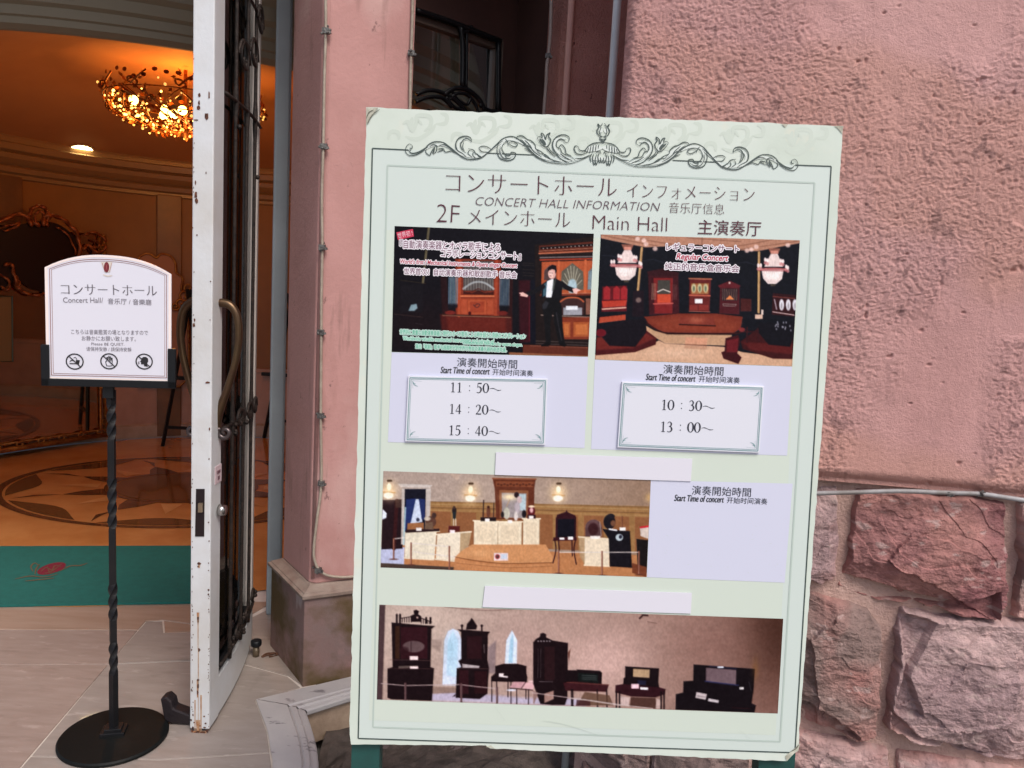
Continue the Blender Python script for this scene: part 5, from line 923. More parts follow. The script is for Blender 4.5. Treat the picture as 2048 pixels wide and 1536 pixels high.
# left plinths with figures
p.poly([(250, 475), (470, 470), (455, 665), (245, 650)], (222, 212, 192), 1); p.poly([(475, 490), (640, 478), (632, 675), (465, 660)], (226, 214, 194), 1); p.poly([(640, 478), (716, 470), (700, 560), (632, 640)], (176, 150, 118), 1); p.line([(250, 478), (490, 468)], 8, (226, 214, 190)); p.line([(465, 490), (715, 470)], 9, (232, 220, 198)); p.poly([(240, 648), (455, 662), (452, 672), (238, 660)], (224, 212, 190)); p.poly([(460, 658), (635, 676), (632, 686), (458, 668)], (226, 214, 192))
p.poly([(265, 410), (380, 405), (380, 455), (262, 465)], (150, 100, 66), 1); p.poly([(255, 455), (490, 448), (490, 466), (250, 478)], (44, 24, 28), 1); p.ell(430, 400, 38, 40, (90, 60, 50), 1, 6); p.ell(452, 355, 17, 20, (70, 50, 46)); p.ell(405, 378, 22, 14, (200, 186, 170), 1, 6); p.poly([(390, 410), (440, 400), (450, 455), (385, 452)], (110, 86, 70), 1, 4); p.ell(338, 385, 12, 14, (40, 40, 60), .9, 4); p.rect(326, 442, 364, 464, (236, 230, 228))
p.ell(595, 320, 16, 24, (40, 30, 34)); p.ell(594, 298, 9, 10, (70, 50, 44)); p.poly([(582, 330), (610, 330), (604, 385), (586, 380)], (34, 40, 44)); p.line([(590, 380), (590, 425)], 6, (220, 206, 190)); p.line([(604, 380), (606, 425)], 6, (220, 206, 190)); p.poly([(555, 428), (635, 430), (632, 470), (552, 474)], (84, 30, 30), 1); p.rect(564, 458, 600, 480, (246, 226, 228))
# round stage
p.poly([(640, 610), (720, 560), (1240, 560), (1290, 650), (1285, 690), (960, 695), (600, 650)], (196, 140, 96), 1, 3); p.poly([(600, 650), (700, 672), (960, 695), (1285, 692), (1285, 770), (590, 745)], (186, 128, 86), 1, 3); p.line([(600, 648), (760, 676), (960, 694), (1286, 688)], 6, (120, 74, 46), 1, 4); p.line([(605, 690), (960, 722), (1285, 712)], 4, (140, 92, 60), .9, 4); p.glow(800, 620, 120, (216, 164, 118), .6, 30)
p.rect(875, 620, 975, 674, (226, 206, 206), 1); p.ell(900, 646, 17, 18, (180, 60, 66)); p.ell(900, 646, 12, 13, (90, 60, 60)); p.rect(925, 628, 968, 662, (190, 206, 226), .8)
# right group
p.poly([(1320, 380), (1450, 375), (1450, 510), (1320, 510)], (18, 16, 28), 1); p.poly([(1312, 380), (1320, 350), (1380, 330), (1388, 315), (1396, 332), (1450, 355), (1452, 380)], (50, 18, 28), 1, 3); p.line([(1318, 375), (1316, 515)], 14, (50, 18, 28)); p.line([(1450, 370), (1448, 515)], 12, (50, 18, 28)); p.poly([(1295, 510), (1458, 510), (1460, 530), (1290, 535)], (60, 22, 30), 1)
for q in ([(1305, 530), (1312, 600), (1292, 690)], [(1450, 530), (1440, 600), (1456, 700)], [(1330, 530), (1336, 600)], [(1425, 530), (1428, 640)]): p.line(q, 8, (44, 16, 24), 1, 4)
p.rect(1338, 512, 1372, 526, (240, 236, 236)); p.rect(1398, 505, 1434, 526, (240, 236, 236))
p.poly([(1475, 505), (1690, 520), (1688, 715), (1515, 708), (1478, 560)], (224, 208, 184), 1); p.poly([(1475, 505), (1515, 515), (1515, 705), (1480, 640)], (170, 140, 106), .9); p.line([(1472, 506), (1692, 520)], 8, (232, 216, 190)); p.line([(1512, 706), (1690, 714)], 9, (228, 212, 186))
p.ell(1578, 440, 58, 56, (96, 70, 72), 1, 4); p.rect(1520, 440, 1636, 505, (84, 60, 62), 1); p.ell(1575, 450, 36, 44, (56, 26, 30), .9, 10); p.line([(1622, 400), (1632, 500)], 5, (196, 180, 170), .7); p.rect(1555, 500, 1625, 520, (234, 226, 220))
p.ell(1690, 400, 42, 52, (26, 22, 30), 1, 5); p.ell(1700, 362, 28, 20, (30, 26, 34)); p.ell(1716, 410, 18, 22, (120, 80, 60), .9, 6); p.poly([(1640, 450), (1835, 465), (1850, 725), (1692, 715), (1685, 520)], (22, 18, 26), 1); p.ell(1760, 510, 26, 24, (206, 220, 226), .9, 6); p.ell(1768, 506, 12, 14, (40, 40, 56)); p.rect(1762, 440, 1804, 462, (240, 234, 230)); p.line([(1690, 452), (1740, 460)], 10, (236, 236, 240)); p.line([(1780, 360), (1782, 440)], 4, (90, 50, 44))
p.poly([(1905, 440), (1970, 430), (1965, 520), (1910, 500)], (206, 190, 180), 1); p.line([(1910, 440), (1970, 432)], 12, (200, 30, 50)); p.poly([(1880, 520), (1965, 530), (1955, 760), (1890, 740)], (26, 20, 22), 1); p.poly([(1850, 690), (1955, 720), (1950, 790), (1850, 760)], (110, 60, 40), 1)
for q in ([(290, 550), (560, 575)], [(1335, 615), (1900, 615)], [(170, 520), (245, 512)], [(310, 610), (380, 622), (500, 636), (600, 650)]): p.line(q, 6, (216, 206, 200), .95)
for x, y0, y1 in ((290, 550, 700), (560, 575, 740), (1332, 605, 760), (1638, 610, 775), (1898, 610, 770), (168, 520, 660)): p.line([(x, y0), (x, y1)], 11, (110, 64, 52), 1); p.line([(x-2, y0), (x-2, y1)], 3, (196, 150, 130), .8); p.ell(x, y1+4, 30, 6, (90, 50, 40), .8)
p.grain(8, seed=8); p.out('photo_print')
# --- picture four: dark cabinets along a wall
p = Pic([(758.9, 1208.9), (1566.1, 1237.2), (1555.1, 1426.5), (753.7, 1398.6)], 560, 140, (740, 1190, 4.876)); p.bg((172, 148, 138))
g = np.clip((p.x-1500)/2500, 0, 1)[..., None]; p.I = p.I*(1-g)+np.array((138, 102, 92))*g; p.glow(450, 250, 620, (200, 180, 168), .8, 420); p.glow(1500, 600, 420, (182, 150, 142), .7, 420); p.glow(2300, 650, 420, (212, 176, 168), .75, 330); p.glow(4000, 300, 420, (64, 38, 30), .9, 700); p.glow(3300, 500, 400, (134, 98, 90), .5, 300)
p.poly([(60, 90), (150, 92), (120, 1020), (60, 1020)], (62, 44, 48), .9, 12); p.line([(720, 110), (1000, 140), (1200, 148), (1420, 132)], 7, (116, 90, 84), .8, 4)
p.poly([(600, 960), (850, 940), (1180, 970), (1500, 1000), (2100, 1010), (2100, 1080), (600, 1030)], (184, 176, 200), .9, 30); p.poly([(600, 890), (860, 900), (860, 950), (600, 960)], (140, 116, 106), .9)
p.poly([(705, 880), (725, 440), (760, 350), (810, 325), (860, 350), (895, 440), (890, 880)], (206, 216, 236), 1, 6); p.poly([(745, 780), (760, 440), (810, 345), (860, 440), (850, 800)], (186, 214, 236), .9, 14); p.glow(790, 520, 60, (150, 190, 210), .5, 120)
p.poly([(1315, 665), (1330, 440), (1385, 340), (1435, 440), (1430, 665)], (210, 222, 240), 1, 5); p.poly([(1350, 660), (1365, 440), (1390, 380), (1400, 440), (1390, 660)], (150, 190, 214), .8, 12)
p.poly([(1150, 510), (1230, 440), (1220, 760), (1150, 760)], (120, 104, 110), .7, 20); p.poly([(600, 430), (700, 430), (680, 560), (600, 500)], (132, 112, 106), .5, 20)
D1, D2 = (26, 12, 17), (52, 20, 28)
p.poly([(210, 265), (635, 300), (600, 330), (590, 700), (625, 712), (605, 1030), (210, 1015), (170, 1000), (170, 715), (220, 700)], D1, 1, 3); p.rect(300, 310, 560, 620, D2, .9); p.rect(245, 300, 290, 620, (66, 40, 24), .7)
p.ell(425, 500, 106, 56, (96, 76, 78), 1, 5); p.line([(400, 450), (400, 550)], 6, (40, 20, 24)); p.ell(330, 540, 50, 40, (44, 18, 24), .7, 20); p.poly([(280, 690), (470, 685), (460, 705), (275, 712)], (110, 96, 90), .8, 6)
p.poly([(400, 260), (395, 200), (430, 185), (425, 150), (450, 140), (480, 155), (470, 185), (500, 205), (500, 260)], D1, 1, 3); p.ell(462, 218, 9, 9, (190, 160, 150))
for x in (262, 293, 548, 590): p.line([(x, 195 if x < 400 else 225), (x, 270)], 20, D1); p.ell(x, 195 if x < 400 else 228, 9, 16, D1)
for i in range(5): p.line([(315+i*22, 225-i*3), (315+i*22, 262)], 8, D1); p.line([(500+i*20, 228+i*6), (500+i*20, 275)], 8, D1)
p.line([(300, 225), (400, 208)], 7, D1); p.line([(500, 222), (600, 262)], 7, D1); p.line([(195, 628), (600, 636)], 5, (110, 80, 76), .7); p.line([(175, 714), (622, 716)], 4, (96, 70, 66), .7)
for x, y, x1, y1 in ((388, 594, 468, 630), (390, 694, 470, 716), (945, 604, 1012, 636)): p.rect(x, y, x1, y1, (240, 216, 216))
p.poly([(855, 332), (1170, 355), (1150, 385), (1145, 630), (1160, 712), (1145, 960), (1070, 1012), (835, 1000), (845, 712), (890, 700), (862, 640), (890, 620), (888, 360)], D1, 1, 3); p.poly([(935, 335), (945, 280), (975, 245), (990, 220), (1010, 245), (1045, 300), (1035, 335)], D1, 1, 3)
for x in (897, 1090): p.line([(x, 300), (x, 345)], 14, D1); p.ell(x, 298, 13, 14, D1)
p.rect(945, 400, 1090, 620, (44, 18, 24), .9); p.poly([(900, 668), (1070, 690), (1060, 708), (900, 706)], (196, 184, 186), .9, 6); p.rect(870, 730, 960, 960, (52, 20, 28), .8); p.rect(1020, 740, 1140, 960, (44, 16, 22), .8); p.line([(1110, 480), (1115, 560)], 8, (120, 110, 110), .7); p.line([(845, 712), (1160, 716)], 4, (110, 84, 80), .7)
p.poly([(830, 985), (805, 990), (835, 960)], D1)
p.poly([(1220, 690), (1300, 668), (1440, 668), (1525, 690), (1525, 760), (1535, 800), (1530, 850), (1180, 840), (1180, 795), (1220, 760)], D1, 1, 3); p.poly([(1258, 762), (1304, 762), (1300, 785), (1345, 790), (1342, 804), (1256, 794)], (236, 222, 224), 1)
for x, y in ((1187, 1035), (1235, 1050), (1345, 990), (1520, 1010), (1374, 1055)): p.line([(x, 840), (x, y)], 9, D1)
p.poly([(1360, 900), (1400, 845), (1515, 845), (1480, 905)], (196, 150, 156), 1); p.poly([(1480, 905), (1515, 850), (1620, 855), (1585, 920)], (216, 172, 176), 1); p.line([(1478, 905), (1518, 848)], 6, (40, 20, 26)); p.line([(1365, 905), (1585, 925)], 8, (40, 18, 24)); p.rect(1545, 832, 1615, 850, (226, 190, 192)); p.ell(1380, 925, 46, 10, (220, 224, 240), .9, 6)
for x in (1430, 1545): p.line([(x, 920), (x, 1060)], 9, D1)
p.poly([(1590, 460), (1620, 425), (1655, 405), (1660, 375), (1690, 365), (1718, 380), (1718, 410), (1780, 440), (1930, 465), (1925, 1000), (1900, 1070), (1780, 1070), (1660, 1060), (1590, 860)], D1, 1, 3); p.poly([(1700, 500), (1800, 500), (1800, 830), (1700, 830)], (44, 22, 26), .8)
for q in ([(1640, 520), (1635, 800)], [(1665, 520), (1662, 800)]): p.line(q, 4, (96, 90, 92), .7)
p.line([(1650, 840), (1780, 842)], 4, (150, 140, 144), .8); p.poly([(1590, 930), (1640, 950), (1600, 1060), (1590, 1050)], (140, 110, 104), .9); p.poly([(1700, 960), (1790, 930), (1790, 1010), (1700, 1050)], (176, 140, 130), .9, 8); p.poly([(1930, 560), (1955, 520), (1940, 640)], (90, 50, 40), .9)
for x in (452, 670,): p.ell(x*3.65, 455, 0.1, .1, D1)
for i in range(5): p.ell(1640+i*28, 448, 8, 6, (190, 180, 184), .8)
# crop B shapes
p.view((1140, 1190, 4.452)); D3 = (24, 12, 17)
p.poly([(-40, 665), (60, 668), (60, 660), (265, 672), (285, 690), (280, 800), (-40, 790)], D3, 1, 3); p.poly([(70, 690), (250, 700), (250, 790), (70, 780)], (20, 24, 24), 1)
for y in (712, 730, 746): p.line([(105, y), (235, y+6)], 5, (96, 104, 104), .8)
p.poly([(-60, 780), (20, 765), (345, 795), (335, 830), (320, 860), (-40, 850)], (58, 24, 30), 1, 3); p.line([(-30, 775), (345, 798)], 6, (120, 70, 60), .8)
for x in (12, 24, 242, 326): p.line([(x, 840), (x+2, 1000)], 11, D3)
p.poly([(130, 860), (350, 890), (385, 980), (60, 980)], (92, 66, 52), .8, 6); p.poly([(180, 985), (50, 985), (60, 930), (180, 935)], (60, 30, 34), .8)
p.poly([(490, 632), (792, 650), (785, 770), (795, 830), (470, 820), (475, 740), (488, 730)], D3, 1, 3); p.poly([(562, 655), (708, 662), (705, 735), (560, 725)], (176, 146, 116), 1); p.poly([(600, 755), (680, 760), (670, 800), (600, 795)], (34, 34, 56), .9, 6)
p.poly([(405, 800), (470, 790), (800, 820), (850, 835), (845, 880), (760, 910), (540, 900), (400, 865)], (48, 18, 26), 1, 3); p.poly([(540, 905), (760, 915), (770, 1010), (530, 990)], (70, 44, 38), .9)
for x in (412, 440, 810, 836): p.line([(x, 860), (x, 1010)], 14, D3)
p.rect(545, 790, 612, 830, (232, 196, 206)); p.poly([(625, 818), (695, 822), (692, 842), (624, 838)], (240, 236, 240))
p.poly([(770, 920), (800, 930), (800, 1010), (760, 1010)], (196, 170, 164), .9); p.poly([(450, 900), (530, 910), (520, 985), (450, 975)], (200, 176, 172), .9)
p.poly([(1098, 615), (1645, 655), (1632, 850), (1615, 960), (1655, 980), (1640, 1045), (938, 1020), (940, 880), (1005, 865), (1008, 765), (1095, 760)], (20, 12, 18), 1, 3); p.poly([(1210, 645), (1478, 665), (1475, 795), (1208, 765)], (110, 90, 96), 1); p.line([(1200, 765), (1480, 800), (1500, 800)], 10, (40, 44, 84), .9); p.line([(1240, 632), (1480, 655)], 8, (34, 36, 66), .8); p.rect(1312, 634, 1366, 647, (226, 232, 246), 1)
p.poly([(1125, 862), (1218, 880), (1205, 930), (1115, 912)], (196, 182, 184), 1); p.line([(1135, 895), (1200, 905)], 14, (150, 136, 140), .8); p.poly([(1232, 918), (1325, 935), (1318, 958), (1226, 942)], (196, 186, 190), 1); p.rect(1508, 818, 1545, 838, (226, 220, 220)); p.line([(1590, 770), (1610, 850)], 5, (60, 60, 64)); p.glow(1650, 660, 30, (140, 96, 40), .3, 100); p.line([(1440, 1000), (1600, 1010)], 6, (60, 24, 30), .7)
p.line([(620, 205), (650, 175), (690, 180)], 16, (52, 26, 28), 1); p.line([(770, 250), (690, 235)], 8, (90, 66, 62), .6)
p.view((740, 1190, 4.876))
for q in ([(110, 860), (340, 880), (870, 870)], [(890, 872), (1050, 892), (1235, 910)], [(1580, 950), (2100, 1020), (2440, 1075)]): p.line(q, 8, (186, 166, 164), .95)
for x, y in ((345, 860), (890, 865), (1238, 900)): p.line([(x, y), (x, 1050)], 20, (84, 60, 62), 1); p.line([(x-5, y), (x-5, 1050)], 4, (150, 120, 120), .8)
p.view((1140, 1190, 4.452)); p.line([(0, 918), (180, 936), (450, 975), (735, 1008)], 7, (200, 184, 180), .95)
p.grain(7, seed=15); p.out('photo_print')
# lettering laid over the pictures
k_halo = ink('white_halo', (250, 244, 250)); k_red = ink('crimson_ink', (190, 30, 66)); k_mh = ink('plum_ink', (112, 40, 78)); k_gh = ink('mint_halo', (214, 240, 230)); k_gi = ink('green_ink', (60, 190, 150))
b = MB(); BF.poly(b, [(793, 465), (826, 458), (828, 473), (796, 480)], .0014); b.out('red_tag', ink('tag_red', (206, 40, 78)), pr)
T('世界初 !', (797, 477), (826, 471), 11, ink('tag_pink', (250, 214, 222)), pr, off=.0018)
T('『自動演奏楽器とオペラ歌手による', (800, 496.5), (1000, 503), 16.5, k_mh, pr, off=.0022, halo=(k_halo, .12), hoff=.0016)
T('コラボレーションコンサート』', (882, 514.5), (1041, 520.5), 16, k_mh, pr, off=.0023, halo=(k_halo, .12), hoff=.0017)
T("World's first ! Mechanical instruments & Opera singer Concert", (801, 530), (1034, 538.5), 12, k_red, pr, off=.0024, weight=.014, shear=.22, halo=(k_halo, .12), hoff=.0018)
T('世界首次！自动演奏乐器和歌剧歌手 音乐会', (808, 549), (1033, 557), 13.5, k_mh, pr, off=.0025, halo=(k_halo, .12), hoff=.0019)
T('世界的に貴重な自動演奏楽器と現代のオペラ歌手による時を超えた奇跡のコラボレーション', (800, 669), (1051, 678), 10.5, k_gi, pr, off=.0022, halo=(k_gh, .13), hoff=.0016)
T('Worldwide valuable mechanical instruments and miracle of', (806, 680), (988, 687), 8, k_gi, pr, off=.0023, halo=(k_gh, .13), hoff=.0017)
T('collaboration concert by opera singer.', (926, 690), (1044, 694.5), 8, k_gi, pr, off=.0024, halo=(k_gh, .13), hoff=.0018)
T('演出「歌剧」歌手与超越时代的世界珍贵自动演奏乐器的奇迹共演。', (831, 697), (1013, 704.5), 9.5, k_gi, pr, off=.0025, halo=(k_gh, .13), hoff=.0019)
T('レギュラーコンサート', (1332, 501), (1477, 505.5), 15, k_mh, pr, off=.0022, halo=(k_halo, .12), hoff=.0016)
T('Regular Concert', (1352, 522), (1455, 526), 15.5, k_red, pr, off=.0023, weight=.012, shear=.22, halo=(k_halo, .12), hoff=.0017, contrast=.006)
T('纯正的音乐盒音乐会', (1329, 539.5), (1477, 545), 14.5, k_mh, pr, off=.0024, halo=(k_halo, .12), hoff=.0018)
# white schedule fields
k_wf = ink('lilac_white_field', (217, 219, 238))
for q in ([(783.5, 704.6), (1176, 714), (1169, 896), (776, 884)], [(1189.6, 719.6), (1583.8, 733.4), (1574, 911), (1182, 898)], [(1301.5, 960.3), (1585, 967), (1569, 1165), (1293.6, 1154)]):
    b = MB(); BF.poly(b, q, .0010); b.out('schedule_field', k_wf, pr)
for (a, b_) in (((914, 733), (1034, 738)), ((1326, 747), (1446, 752)), ((1383, 989), (1501, 994))):
    T('演奏開始時間', a, b_, 18.5, k_dk, pr)
for (a, b_, c_, d_) in (((881, 746), (979, 749), (985, 750), (1066, 753)), ((1291, 760), (1390, 763.5), (1397, 764), (1479, 767)), ((1348, 1001.5), (1447, 1005), (1453, 1006), (1534, 1009))):
    T('Start Time of concert', a, b_, 13, ink('black_text', (26, 28, 36)), pr, shear=.22, contrast=.05)
    T('开始时间演奏', c_, d_, 12.5, k_dk, pr)
# creases, tape marks and corner wear on the sheet
b = MB()
for q, w_ in (([(1085, 1440), (1130, 1448), (1200, 1470)], .0007), ([(990, 1412), (1010, 1440)], .001), ([(1480, 1460), (1500, 1476)], .001), ([(1322, 928), (1345, 945), (1352, 952)], .0016)): BF.ribbon(b, q, w_, .0021)
for _ in range(26):
    x, y = rg.uniform(1310, 1560), rg.uniform(1030, 1150); BF.ribbon(b, [(x, y), (x+rg.uniform(1, 5), y+rg.uniform(-2, 3))], .0012, .0021)
for _ in range(22):
    x, y = rg.uniform(760, 1540), rg.uniform(1435, 1470); BF.ribbon(b, [(x, y), (x+rg.uniform(1, 3), y+rg.uniform(-2, 2))], .001, .0021)
b.out('creases', ink('crease_tone', (204, 214, 204)), pr, kind='stuff')
for q_ in ([(733, 215), (757, 216), (748, 226), (738, 240), (732, 252)], [(1600, 1486), (1596, 1501), (1588, 1506), (1573, 1522), (1570, 1512), (1584, 1500)], [(1668, 252), (1686, 252), (1684, 268), (1676, 258)], [(1562, 248), (1570, 255), (1576, 249)], [(972, 1493), (982, 1490), (990, 1497)]):
    b = MB(); BF.poly(b, q_, .0012); b.out('worn_corner', mat('worn_card', (.34, .33, .26), .8, col2=(.6, .6, .5), cs=70), pr)
for qs_ in (([(735, 250), (744, 232), (760, 219)], [(733, 238), (738, 226), (748, 220)]), ([(1580, 1502), (1590, 1497), (1597, 1488)],)):
    b = MB()
    for q_ in qs_: BF.ribbon(b, q_, .0015, .002)
    b.out('corner_fold', mat('fold_dark', (.12, .12, .09), .8), pr)
# ------------------------------------------------------------------ time cards and blank strips fixed on the board
m_card = mat('white_time_card', tuple(lin((236, 238, 248))*.80), .22)
k_teal = ink('teal_line', (120, 160, 162))
def digit(s, b, ch, x, y, h, off):          # serif numerals drawn with a broad pen ; returns advance
    w_ = h*.60; P = lambda pts: [np.array([x+a*w_, y+c*h]) for a, c in pts]; R_ = lambda pts, ww, **k: s.ribbon(b, P(pts), [q*h*1.3 for q in ww], off, k=7, px=False, ends=1, **k)
    if ch == '0': R_([(.5+.42*math.sin(a), .5+.47*math.cos(a)) for a in np.linspace(0, tau, 13)], [.035, .06, .11, .125, .11, .06, .035, .06, .11, .125, .11, .06, .035])
    elif ch == '1': R_([(.52, .98), (.52, .5), (.52, .02)], [.095, .095, .095]); R_([(.2, .85), (.35, .9), (.52, .97)], [.03, .04, .06]); R_([(.22, .02), (.82, .02)], [.035, .035])
    elif ch == '2': R_([(.1, .74), (.2, .9), (.42, .97), (.68, .88), (.74, .68), (.6, .44), (.35, .22), (.08, .04)], [.07, .05, .04, .09, .12, .09, .05, .04]); R_([(.08, .04), (.92, .04)], [.08, .08]); R_([(.88, .04), (.95, .18)], [.05, .02])
    elif ch == '3': R_([(.12, .82), (.3, .96), (.55, .95), (.7, .8), (.64, .62), (.35, .53)], [.05, .04, .06, .11, .09, .03]); R_([(.35, .53), (.65, .48), (.8, .28), (.66, .08), (.35, .0), (.1, .07)], [.03, .08, .12, .08, .04, .06])
    elif ch == '4': R_([(.66, .98), (.66, .0)], [.10, .10]); R_([(.66, .97), (.34, .6), (.04, .27)], [.04, .04, .04]); R_([(.04, .27), (.95, .27)], [.05, .05])
    elif ch == '5': R_([(.24, .96), (.86, .96)], [.08, .09]); R_([(.24, .97), (.2, .56)], [.04, .045]); R_([(.2, .55), (.45, .62), (.72, .5), (.8, .3), (.65, .08), (.35, .0), (.08, .06)], [.04, .05, .10, .125, .08, .04, .06])
    return w_
def timeline(s, b, txt, l, r, h, off):
    a, c = s.L(*l), s.L(*r); hh = (s.L(l[0], l[1]-h)-a)[1]; x = a[0]; W_ = c[0]-a[0]; adv = {':': 1.15, '~': 1.1}; tot = sum(adv.get(q, .56)*1. for q in txt); k = W_/tot
    for q in txt:
        wv = adv.get(q, .56)*k; y = a[1]+(c[1]-a[1])*(x-a[0])/W_
        if q == ':':
            for dy in (.22, .72): s.poly(b, [(x+wv/2+hh*.06*math.cos(t), y+hh*dy+hh*.06*math.sin(t)) for t in np.linspace(0, tau, 9)[:-1]], off, False)
        elif q == '~': s.ribbon(b, [np.array([x+wv*t, y+hh*(.42+.10*math.sin(t*tau))]) for t in np.linspace(.04, .94, 12)], [hh*.03, hh*.075, hh*.04, hh*.075, hh*.03], off, k=3, px=False, ends=1)
        else: digit(s, b, q, x+wv*.02, y, hh*1.06, off)
        x += wv
def card(q4, label, lines):
    c = BF.W(BF.L(*q4[3]), 0); e = empty('time_card', c, label, 'card', 'white time cards fixed on the information board'); z1 = .0062
    MB().extr([BF.W(BF.L(*p_), .0015) for p_ in q4], PN, .0044).out('acrylic_card', m_card, e, bevel=.0006)
    b = MB(); L4 = [BF.L(*p_) for p_ in q4]; cen = np.mean(L4, 0)
    def ins(d): return [p_+np.sign(cen-p_)*d for p_ in L4]
    for d, w_ in ((.0035, .0015), (.006, .0008)):
        I4 = ins(d)
        for i in range(4): BF.ribbon(b, [I4[i], I4[(i+1) % 4]], w_, z1, px=False, ends=1)
    for i in range(4):
        p_ = ins(.0085)[i]; sgn = np.sign(cen-p_)
        for rr2, a0 in ((.010, 0), (.006, .6)): BF.ribbon(b, [p_+sgn*np.array([rr2*(1-math.cos(a)), rr2*math.sin(a)]) for a in np.linspace(0, 1.57, 5)], .0012, z1, k=2, px=False)
        BF.ribbon(b, [p_, p_+sgn*np.array([.016, .001])], .0009, z1, px=False); BF.ribbon(b, [p_, p_+sgn*np.array([.001, .014])], .0009, z1, px=False)
    b.out('teal_border', k_teal, e)
    for t_, l, r, h in lines: b = MB(); timeline(BF, b, t_, l, r, h, z1+.0002); b.out('lettering', k_dk, e)
card([(817, 751), (1095, 757), (1090, 889), (811, 882)], 'white time card with three start times, fixed under the left photograph', [('11:50~', (900, 783.5), (1004, 786), 18.5), ('14:20~', (898, 826.5), (1003, 829), 18.5), ('15:40~', (897, 869), (1002, 871.5), 18.5)])
card([(1243, 763), (1526, 772), (1517, 905), (1234, 894)], 'white time card with two start times, fixed under the right photograph', [('10:30~', (1320, 819), (1429, 822), 19.5), ('13:00~', (1318, 862.5), (1426, 865), 19.5)])
for q4, lab in (([(992, 904), (1384, 917), (1381, 962), (990, 949)], 'blank white paper strip stuck above the showroom photograph'), ([(970, 1171), (1383, 1185), (1381, 1226), (965, 1213)], 'blank white paper strip stuck above the photograph of dark cabinets')):
    tag(MB().extr([BF.W(BF.L(*p_), .0016) for p_ in q4], PN, .0016).out('paper_strip', mat('white_strip', tuple(lin((232, 230, 240))*.84), .3)), lab, 'paper strip', group='blank strips on the information board')
# ------------------------------------------------------------------ rough tower wall at the right
WL = np.array([.85, 2.05]); WRp = np.array([1.36, 1.97]); wd2 = (WRp-WL)/np.linalg.norm(WRp-WL); wn2 = np.array([wd2[1], -wd2[0]])   # towards the camera
if wn2[1] > 0: wn2 = -wn2
ZL = 1.05
def wxy(s_): return WL+wd2*s_
sL_ = None
for s_try in np.linspace(-1.2, .5, 400):
    q = wxy(s_try); u_, v_ = PROJ([q[0], q[1], 2.2])
    if u_ >= 1249: sL_ = s_try; break
tw_ = empty('rendered_wall', (*wxy(sL_), 0), 'rough pink stucco wall rising over the purple stone courses at the right', 'wall')
nx, nz = 600, 700; S_ = np.linspace(sL_, sL_+1.55, nx); Z_ = np.linspace(ZL-.012, 2.62, nz); SS, ZZ = np.meshgrid(S_, Z_)
big = fbm(SS*1.6, ZZ*1.1, SS*0, 4, 21); patch = np.clip((fbm(SS*4.2+3, ZZ*2.2, SS*0, 4, 31, .55)-.40)*7, 0, 1)      # 1 = rough spatter, 0 = smooth trowelled
for (s1, z1, s2, z2, w_) in ((.46, 2.2, .42, 1.75, .035), (.44, 1.62, .40, 1.5, .06), (.46, 1.5, .50, 1.28, .03), (.50, 1.28, .60, 1.1, .05)):
    s1 += sL_+.62-.0; s2 += sL_+.62
    t = np.clip(((SS-s1)*(s2-s1)+(ZZ-z1)*(z2-z1))/((s2-s1)**2+(z2-z1)**2), 0, 1); d = np.hypot(SS-s1-t*(s2-s1), (ZZ-z1-t*(z2-z1)))+.08*(fbm(SS*12, ZZ*12, SS*0, 4, 5)-.5); patch = patch*np.clip((d-w_*.8)/.012, 0, 1)
wv_ = fbm(SS*5, ZZ*5, SS*0, 3, 45)*2; sp1 = 1-np.abs(fbm(SS*72+ZZ*16+wv_*3.1, ZZ*84-SS*22+wv_*2.3+fbm(SS*21, ZZ*19, SS*0, 3, 47)*4, SS*0, 4, 41, .66)-.5)*4; sp2 = fbm(SS*150, ZZ*190, SS*0, 3, 51)
relief = .010*(big-.5)+(.25+.75*patch)*(.0036*np.clip(sp1, -.6, 1)+.0042*sp2)+.0018*patch+.0012*fbm(SS*60, ZZ*20, SS*0, 3, 61)
pit = np.clip((fbm(SS*30, ZZ*34, SS*0, 3, 71)-.80)*14, 0, 1); relief -= .006*pit
edge = np.clip((SS-sL_)/.03, 0, 1); relief -= .03*(1-edge)**2; lowe = np.clip((ZZ-ZL)/.03, 0, 1); relief += .028-.02*(1-lowe)**2+.01*np.clip(1-(ZZ-ZL)/.25, 0, 1)
XY = WL+SS[..., None]*wd2+wn2*relief[..., None]; V = np.concatenate([XY, ZZ[..., None]], -1).reshape(-1, 3)
f = [(j*nx+i, j*nx+i+1, (j+1)*nx+i+1, (j+1)*nx+i) for j in range(nz-1) for i in range(nx-1)]
m_st = vcol_mat('pink_stucco', .9, 1., 260., .003)
st_ = obj('stucco', V, f, m_st, tw_, smooth=True)
ca_ = st_.data.color_attributes.new('tone', 'FLOAT_COLOR', 'POINT'); t1 = fbm(SS*3, ZZ*1.4, SS*0, 4, 81)[..., None]; t2 = fbm(SS*18, ZZ*18, SS*0, 3, 91)[..., None]
c = np.array([.42, .215, .20])*(1-t1)+np.array([.62, .36, .335])*t1; c = c*(.9+.2*t2); pt = patch[..., None]; c = c*(pt*.98+(1-pt)*1.06); orange = np.clip((fbm(SS*2.2, ZZ*2.2, SS*0, 3, 95)-.55)*5, 0, .5)[..., None]; c = c*(1-orange)+np.array([.50, .26, .20])*orange
dirt = np.clip((fbm(SS*34, ZZ*30, SS*0, 4, 99)-.70)*9, 0, .5)[..., None]*np.clip(pt, .2, 1); c = c*(1-dirt)+np.array([.12, .06, .06])*dirt
cc_ = np.ones((nx*nz, 4)); cc_[:, :3] = c.reshape(-1, 3); ca_.data.foreach_set('color', cc_.ravel())
a, b_ = wxy(sL_), wxy(sL_+3.2); bk = np.array([.35, .95])
